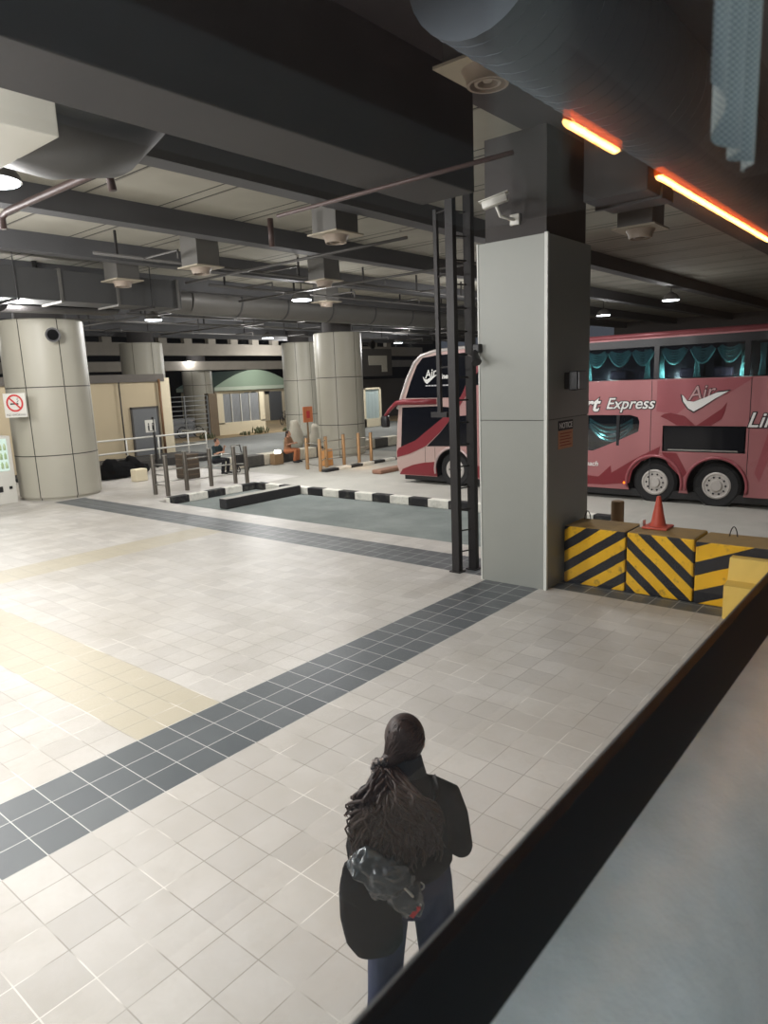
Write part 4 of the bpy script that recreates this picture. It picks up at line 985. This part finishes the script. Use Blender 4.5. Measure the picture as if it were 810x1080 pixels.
for s in (-1, 1): b.ball(HC+Vector((s*.03, .083, .012)), .011, 10, 8)
obj('eyes', b, pm('eye_white', (214, 208, 200), .3), wm, True, w=False)
b = MB(); b.tube([HC+Vector((-.02, .098, -.052)), HC+Vector((0, .103, -.05)), HC+Vector((.02, .098, -.052))], [(.003, .006)]*3, 8, round_ends=True); obj('lips', b, pm('lip_tone', (150, 82, 78), .5), wm, True, w=False)
# trousers
b = MB()
b.tube([(0, .0, .99), (0, -.005, .93), (0, -.012, .86), (0, -.005, .8)], [(.152, .112), (.172, .125), (.185, .135), (.16, .12)], 24, side=(1, 0, 0), round_ends=True)
for s in (-1, 1):
    hip, kn, an = Vector((s*.088, -.005, .86)), Vector((s*.118-.01, .012, .46)), Vector((s*.135-.015, -.01, .05))
    b.tube([hip, hip*.65+kn*.35, kn, kn*.5+an*.5, an], [(.098, .115), (.095, .1), (.082, .084), (.083, .086), (.088, .094)], 18, side=(1, 0, 0))
for v in b.bm.verts:
    f = noise.noise(v.co*9)*.006+.004*math.sin(v.co.z*38+v.co.x*20)*(1 if v.co.z < .75 else .3); v.co += Vector((v.co.x, v.co.y, 0)).normalized()*f
remeshed('trousers', b, fabric('navy_trousers', (50, 54, 76)), wm, .009, 3, w=False)
for s in (-1, 1):
    b = MB(); an = Vector((s*.135-.015, -.02, .0)); b.tube([an+Vector((0, -.055, .035)), an+Vector((s*.01, .05, .04)), an+Vector((s*.022, .16, .03))], [(.042, .035), (.048, .04), (.04, .028)], 14, side=(1, 0, 0), round_ends=True); obj('shoe', b, M['black_plastic'], wm, True, w=False)
# jacket: loose, bloused at the waist
JK = fabric('black_jacket', (22, 23, 26), .85, .25)
b = MB()
b.tube([(0, .0, .93), (0, -.005, .97), (0, -.005, 1.06), (0, -.012, 1.18), (0, -.016, 1.28), (0, -.012, 1.345), (0, -.004, 1.4)], [(.17, .135), (.19, .152), (.185, .15), (.185, .145), (.155, .122), (.1, .083), (.066, .064)], 28, side=(1, 0, 0))
for s in (-1, 1):
    sh, el, wr = SH[s]
    b.tube([Vector((s*.1, -.01, 1.315)), sh+Vector((s*.012, 0, -.01)), (sh*.5+el*.5)+Vector((s*.01, 0, 0)), el+Vector((s*.008, -.012, -.01)), el*.5+wr*.5+Vector((0, 0, -.015)), wr*.9+el*.1], [.045, .06, .066, .064, .058, .042], 16, round_ends=True)
for v in b.bm.verts:
    v.co += Vector((noise.noise(v.co*7), noise.noise(v.co*7+Vector((9, 0, 0))), noise.noise(v.co*7+Vector((0, 9, 0)))))*.012
remeshed('jacket', b, JK, wm, .009, 2, w=False)
b = MB(); b.tube([(0, -.004, 1.375), (0, .004, 1.42)], [(.082, .078), (.07, .068)], 20, side=(1, 0, 0), round_ends=True); obj('collar', b, fabric('dark_collar', (48, 50, 52)), wm, True, w=False)
# hair: cap following the skull, gathered low at the left, then loose waves over the back
b = MB(); mh = Matrix.Rotation(rad(14), 4, 'X')
hc = HC+Vector((0, -.02, .025)); b.ball(hc, (.088, .1, .105), 32, 20, mh)
rem = [v for v in b.bm.verts if (v.co-HC).y > .062 and v.co.z < HC.z+.075]
bmesh.ops.delete(b.bm, geom=rem, context='VERTS')
b.tube([HC+Vector((-.02, -.07, .0)), HC+Vector((-.06, -.085, -.03)), HC+Vector((-.095, -.095, -.055))], [(.05, .045), (.04, .035), (.026, .026)], 16, round_ends=True)
for i in range(150):
    a = random.uniform(-1.25, 1.25)+PI; u = random.uniform(.05, 1.0)
    st = hc+mh @ Vector((.09*math.sin(a)*math.sin(u*1.5), .102*math.cos(a)*math.sin(u*1.5), .107*math.cos(u*1.5)))
    tie = HC+Vector((-.092, -.098, -.055)); pts = []
    for q in range(7):
        t_ = q/6; p = st.lerp(tie, t_); dv = (p-hc); el_ = Vector((dv.x/.088, dv.y/.1, dv.z/.105)); L = el_.length
        if L < 1.015 and L > 1e-3: p = hc+dv*(1.015/L)
        pts.append(p+Vector((0, 0, .006*math.sin(t_*PI))))
    b.tube(pts, [.0055, .006, .006, .006, .006, .005, .004], 5)
hair = obj('hair', b, HAIR, wm, True, w=False)
b = MB()
b.tube([(-.1, -.07, 1.435), (-.085, -.12, 1.37), (-.07, -.15, 1.29), (-.06, -.165, 1.21)], [(.035, .03), (.09, .04), (.13, .04), (.1, .02)], 18, side=(1, 0, 0), round_ends=True)
for i in range(560):
    u = random.random(); x1 = random.uniform(-.25, .13); ln = random.uniform(.18, .4) - abs(x1+.05)*.25
    ph = random.random()*6.28; ph2 = random.random()*6.28; am = random.uniform(.008, .026)
    st = Vector((-.098+random.uniform(-.03, .03), -.07+random.uniform(-.03, .02), 1.44+random.uniform(-.02, .02)))
    lay = random.uniform(0, .035); pts = []
    for q in range(12):
        t_ = q/11; z = st.z-ln*t_
        x = st.x+(x1-st.x)*min(1, (t_*1.25))**.8
        xx = max(-1, min(1, x/.26)); yb = -.175*math.sqrt(max(.1, 1-xx*xx*.7))-.012
        y = st.y+(yb-lay-st.y)*min(1, t_*2.2)
        pts.append(Vector((x+am*math.sin(12*t_+ph)*min(1, t_*3), y+am*.6*math.sin(11*t_+ph2), z)))
    b.tube(pts, [.0045+.0045*math.sin(PI*min(1, q/9)) for q in range(11)]+[.0015], 5)
obj('ponytail', b, HAIR, hair, True, w=False)
b = MB()
for i in range(14):
    a = 2*PI*i/14; p = HC+Vector((-.1, -.105, -.06)); b.ball(p+Vector((.036*math.cos(a), .012*math.sin(a*3), .03*math.sin(a))), (.017, .019, .017), 8, 6)
k = NT('scrunchie_cloth'); k.bsdf(k.mix(k.ramp(k.noise(70), .5, .55), lin((40, 36, 36)), lin((150, 140, 132))), .8); obj('scrunchie', b, k.m, hair, True, w=False)

def shiny(name, c):
    return pm(name, c, .24, .35, .25, 12, .2, .8)
def at_woman(p): return world(wm) @ Vector(p)
# shiny nylon bag slung low on the back
t = thing('sling_bag', 'shiny crumpled black nylon bag with red tag on the standing person\'s back', 'bag', tuple(at_woman((-.1, -.22, 1.02))), math.atan2(.643, .766))
W = world(wm) @ Matrix.Translation((0, 0, .12))
def wobj(name, b, m, parent, sm=True):
    b.bm.transform(W); return obj(name, b, m, parent, sm)
b = MB()
for p, r in (((-.17, -.205, .965), (.09, .055, .07)), ((-.1, -.22, .92), (.1, .07, .085)), ((-.04, -.215, .85), (.075, .06, .09)), ((.0, -.2, .79), (.045, .045, .06))): b.ball(p, r, 20, 14)
for v in b.bm.verts:
    c_ = v.co; d_ = (c_-Vector((-.1, -.15, .9))).normalized()
    v.co = c_+d_*(abs(noise.noise(c_*18))*.05-.015+.014*abs(math.sin(c_.x*45-c_.z*60+4*noise.noise(c_*9))))
W_ = W; b.bm.transform(W); bag = remeshed('bag_body', b, shiny('shiny_black_nylon', (52, 58, 62)), t, .006, 1)
b = MB(); b.tube([(-.2, -.2, 1.0), (-.1, -.265, .985), (-.01, -.27, .88), (.03, -.23, .79)], .006, 6); wobj('zip', b, M['steel'], bag)
b = MB(); b.tube([(-.23, -.19, .985), (-.16, -.205, 1.03), (-.02, -.19, 1.1), (.08, -.165, 1.16), (.12, -.1, 1.215), (.11, -.01, 1.235)], [(.018, .004)]*6, 8, side=(.6, 0, .8)); wobj('strap', b, M['black_plastic'], t)
b = MB(); b.box((-.01, -.006, -.026), (.01, .006, .026), Matrix.Translation((.005, -.262, .79)) @ Matrix.Rotation(rad(38), 4, 'Y')); wobj('red_tag', b, red, t, False)
b = MB()
for p in ((-.235, -.19, .985), (.03, -.2, .855)): b.tube([Vector(p)+Vector((.018*math.cos(a), 0, .018*math.sin(a))) for a in [2*PI*i/12 for i in range(13)]], .004, 6)
wobj('buckle', b, M['steel'], t)
# dark tote hanging at the left hip
t = thing('tote_bag', 'large plain black cloth bag hanging at the left hip of the standing person', 'bag', tuple(at_woman((-.17, -.14, .83))), math.atan2(.643, .766))
b = MB(); b.tube([(-.17, -.145, .5), (-.17, -.15, .56), (-.18, -.16, .7), (-.19, -.155, .84), (-.19, -.14, .93)], [(.09, .03), (.125, .05), (.135, .06), (.12, .05), (.1, .03)], 24, side=(1, 0, 0), round_ends=True)
for v in b.bm.verts: v.co += Vector((0, noise.noise(v.co*8)*.02, noise.noise(v.co*6)*.012))
b.bm.transform(W); remeshed('bag_body', b, fabric('black_cloth', (20, 20, 23), .95), t, .01, 2)
b = MB(); b.tube([(-.26, -.13, .92), (-.27, -.12, 1.0), (-.235, -.09, 1.15), (-.15, -.01, 1.25), (-.15, .08, 1.17)], [(.014, .004)]*5, 8, side=(0, 1, 0)); wobj('strap', b, M['black_plastic'], t)

# --- two seated people far back
def seated(loc, rz, label, top, trous, hairc, lean=0.0, phone=False, longhair=False):
    t = thing('person', label, 'person', loc, rz)
    sk = SKIN; sz = .44
    hc = Vector((0, .02+lean, 1.14))
    b = MB(); head_mesh(b, hc, rad(-18))
    b.tube([(0, lean*.9, 1.0), (0, lean+.005, 1.08)], .05, 12, round_ends=True)
    b.tube([(0, -.02, sz+.02), (0, -.01+lean*.3, .62), (0, lean*.7, .82), (0, lean*.9, .99)], [(.16, .12), (.14, .1), (.165, .1), (.09, .07)], 16, side=(1, 0, 0), round_ends=True)
    J = {}
    for s in (-1, 1):
        sh = Vector((s*.17, lean*.85, .95)); el = Vector((s*.24, .1+lean*.5, .72)); wr = Vector((s*.1, .3+lean*.3, .78 if not (phone and s < 0) else .98))
        hip, kn, an = Vector((s*.09, .02, sz+.03)), Vector((s*.13, .42, sz+.05)), Vector((s*.14, .36, .09))
        J[s] = (sh, el, wr, hip, kn, an)
        b.tube([sh, (sh+el)/2, el, (el+wr)/2, wr], [.052, .046, .038, .036, .026], 10, round_ends=True)
        b.tube([hip, (hip+kn)/2, kn, (kn*2+an)/3, an], [.085, .075, .055, .055, .036], 12, round_ends=True)
        b.tube([an+Vector((0, -.04, -.05)), an+Vector((0, .06, -.05)), an+Vector((0, .15, -.06))], [(.033, .03), (.04, .028), (.035, .022)], 10, side=(1, 0, 0), round_ends=True)
        hand(b, wr, (-s*.4, .8, .1), (-s*.6, 0, -.6), s, .5)
    remeshed('body', b, sk, t, .012, 2, w=False)
    b = MB(); b.tube([(0, -.02, sz+.0), (0, -.01+lean*.3, .62), (0, lean*.7, .82), (0, lean*.88, .95), (0, lean*.92, 1.01)], [(.19, .15), (.175, .13), (.19, .125), (.15, .095), (.075, .065)], 18, side=(1, 0, 0))
    for s in (-1, 1):
        sh, el, wr = J[s][:3]; b.tube([sh, (sh+el)/2, el*.75+sh*.25], [.07, .066, .062], 12, round_ends=True)
    remeshed('shirt', b, top, t, .016, 2, w=False)
    b = MB(); b.tube([(-.1, 0, sz+.02), (.1, 0, sz+.02)], .12, 14, round_ends=True)
    for s in (-1, 1):
        hip, kn, an = J[s][3:]; b.tube([hip, (hip+kn)/2, kn, (kn+an)/2, an+Vector((0, 0, .03))], [.105, .092, .078, .075, .07], 12, round_ends=True)
    remeshed('trousers', b, trous, t, .016, 2, w=False)
    for s in (-1, 1):
        an = J[s][5]; b = MB(); b.tube([an+Vector((0, -.05, -.05)), an+Vector((0, .06, -.045)), an+Vector((0, .17, -.06))], [(.042, .038), (.048, .038), (.04, .028)], 10, side=(1, 0, 0), round_ends=True); obj('shoe', b, M['dark'], t, True, w=False)
    b = MB(); b.ball(hc+Vector((0, -.018, .035)), (.085, .098, .092), 20, 14)
    bmesh.ops.delete(b.bm, geom=[v for v in b.bm.verts if v.co.y > hc.y+.05 and v.co.z < hc.z+.08], context='VERTS')
    if longhair: b.tube([hc+Vector((0, -.07, .0)), hc+Vector((0, -.1, -.15)), hc+Vector((0, -.1, -.28))], [(.07, .04), (.08, .035), (.05, .02)], 12, side=(1, 0, 0), round_ends=True)
    obj('hair', b, hairc, t, True, w=False)
    return t
seated((-15.98, 13.75, 0), rad(-75), 'person in dark green shirt sitting on the kerb wall behind the left posts', fabric('dark_teal_shirt', (40, 54, 56)), fabric('dark_trousers', (34, 34, 38)), HAIR, .06, True)
seated((-15.98, 17.2, 0), rad(-70), 'person in orange-brown clothes sitting on the kerb wall near the warm-lit posts', fabric('patterned_brown_top', (146, 108, 82), .8, .5), fabric('orange_trousers', (170, 108, 74)), HAIR, .05, False, True)
# folded trolley beside the first seated person
t = thing('folding_trolley', 'dark folding trolley standing beside the person in the dark green shirt', 'trolley', (-15.55, 14.45, 0))
for y in (14.25, 14.65):
    b = MB(); b.tube([(-15.45, y, .12), (-15.65, y, .55), (-15.75, y, .95)], .02, 8); obj('frame_tube', b, M['dark_steel'], t, True)
    b = MB(); b.tube([(-15.42+.1*math.cos(2*PI*i/16), y, .1+.1*math.sin(2*PI*i/16)) for i in range(17)], .022, 6); obj('wheel', b, M['dark'], t, True)
b = MB(); b.box((-15.62, 14.28, .2), (-15.5, 14.62, .62), bev=.03); obj('bag', b, M['dark'], t)
b = MB(); b.tube([(-15.75, 14.25, .95), (-15.75, 14.65, .95)], .02, 8); obj('handle', b, M['steel'], t, True)

# ------------------------------------------------------------------ the coach we look out of: side lining, seal, pane, rack, strip lights, added fill light
LEDGE = None
k = NT('ledge_vinyl'); f = k.noise(9, 4.0)
k.bsdf(k.mix(k.ramp(f, .3, .7), lin((184, 192, 188)), lin((208, 214, 210))), .5, 0, .5, k.noise(160, 2.0), .12); LEDGE = k.m
prof = [(4.205, 2.54), (4.23, 2.546), (4.27, 2.54), (4.305, 2.52), (4.335, 2.485), (4.356, 2.43), (4.368, 2.35), (4.374, 2.2), (4.375, 1.9), (4.19, 1.9), (4.19, 2.54)]
b = MB(); b.prism([(x, z) for x, z in prof], -3.2, 2.6, 'y')
o = struct('wall_coach_lining', b, LEDGE); 
for p in o.data.polygons: p.use_smooth = len(p.vertices) == 4
o.data.set_sharp_from_angle(angle=rad(45))
b = MB(); b.prism([(4.19, 2.535), (4.212, 2.535), (4.214, 2.545), (4.204, 2.64), (4.196, 2.645), (4.19, 2.64)], -3.2, 2.6, 'y'); struct('window_seal', b, M['rubber'])
b = MB(); b.box((4.195, -3.2, 2.6), (4.199, 2.6, 3.72)); o = struct('window_1', b, M['pane'])
b = MB(); b.box((4.19, -3.2, 3.7), (4.25, 2.6, 3.95)); struct('wall_coach_upper', b, M['white_plastic'])
CE = pm('coach_ceiling_vinyl', (178, 186, 194), .7, var=.06)
b = MB(); b.box((4.19, -3.2, 3.95), (6.4, 2.6, 4.0)); struct('ceiling_coach', b, CE)
b = MB(); b.prism([(4.62, 3.66), (4.82, 3.62), (5.1, 3.7), (5.1, 3.74), (4.8, 3.68), (4.62, 3.7)], -3.0, 2.55, 'y'); rk = obj('luggage_rack', b, pm('rack_plastic', (112, 96, 98), .6, var=.1)); tag(recentre(rk, (4.8, 0, 3.68)), 'luggage rack inside the coach, seen only as a reflection in the window', 'luggage rack')
b = MB(); g = []
for j in range(9):
    row = []
    for i in range(41):
        y = -.76+.14*i/40; zb = 3.25-.035*math.sin(PI/2*min(1, i/16)); z = 3.7+(zb-3.7)*j/8
        row.append(b.bm.verts.new((4.29+.008*math.sin(i*.45), y, z)))
    g.append(row)
for j in range(8):
    for i in range(40): b._face([g[j][i], g[j][i+1], g[j+1][i+1], g[j+1][i]])
bmesh.ops.solidify(b.bm, geom=list(b.bm.faces), thickness=.004)
k = NT('woven_curtain'); x, y, z = k.xyz()
wv = k.math('MULTIPLY', k.math('SINE', k.math('MULTIPLY', y, 1300)), k.math('SINE', k.math('MULTIPLY', z, 1300)))
k.bsdf(k.mix(k.ramp(wv, -.6, .6), lin((126, 136, 138)), lin((176, 186, 186))), .9, 0, .1)
tag(recentre(obj('window_curtain', b, k.m, None, True), (4.29, -.5, 3.7)), 'blurred grey-green woven curtain edge at the top right corner, close to the camera', 'curtain')
ST = em('orange_strip', (255, 178, 96), 120.0)
SG = em('orange_tube_cover', (255, 96, 20), 9.0)
for i, (y0, y1) in enumerate(((.27, .58), (.92, 1.72), (1.75, 2.5))):
    b = MB(); b.box((4.697, y0-.006, 3.62), (4.717, y1+.006, 3.64)); sl = obj('strip_light', b, SG)
    b = MB(); b.box((4.701, y0, 3.612), (4.713, y1, 3.622)); obj('tube', b, ST, sl)
    tag(sl, ['short orange strip light, reflected in the window above the square pillar', 'long orange strip light, reflected in the window at upper right', 'end length of the orange strip lights, reflected at the right edge'][i], 'strip light')
l = bpy.data.lights.new('coach_fill_light', 'AREA'); l.energy = 330; l.size = .3; l.size_y = 2.1; l.shape = 'RECTANGLE'; l.color = (.75, .9, 1)  # unseen area light added to brighten the ledge and coach interior
o = bpy.data.objects.new('coach_fill_light', l); COL.objects.link(o); o.location = (5.0, -1.75, 3.85); o.rotation_euler = (rad(12), rad(-14), 0)

# ------------------------------------------------------------------ view
SC.view_settings.view_transform = 'Standard'; SC.view_settings.look = 'None'
SC.view_settings.exposure = 0; SC.view_settings.gamma = 1; SC.view_settings.use_curve_mapping = False
try:
    SC.cycles.use_denoising = True; SC.cycles.max_bounces = 8; SC.cycles.transparent_max_bounces = 12; SC.cycles.sample_clamp_indirect = 4
except Exception: pass
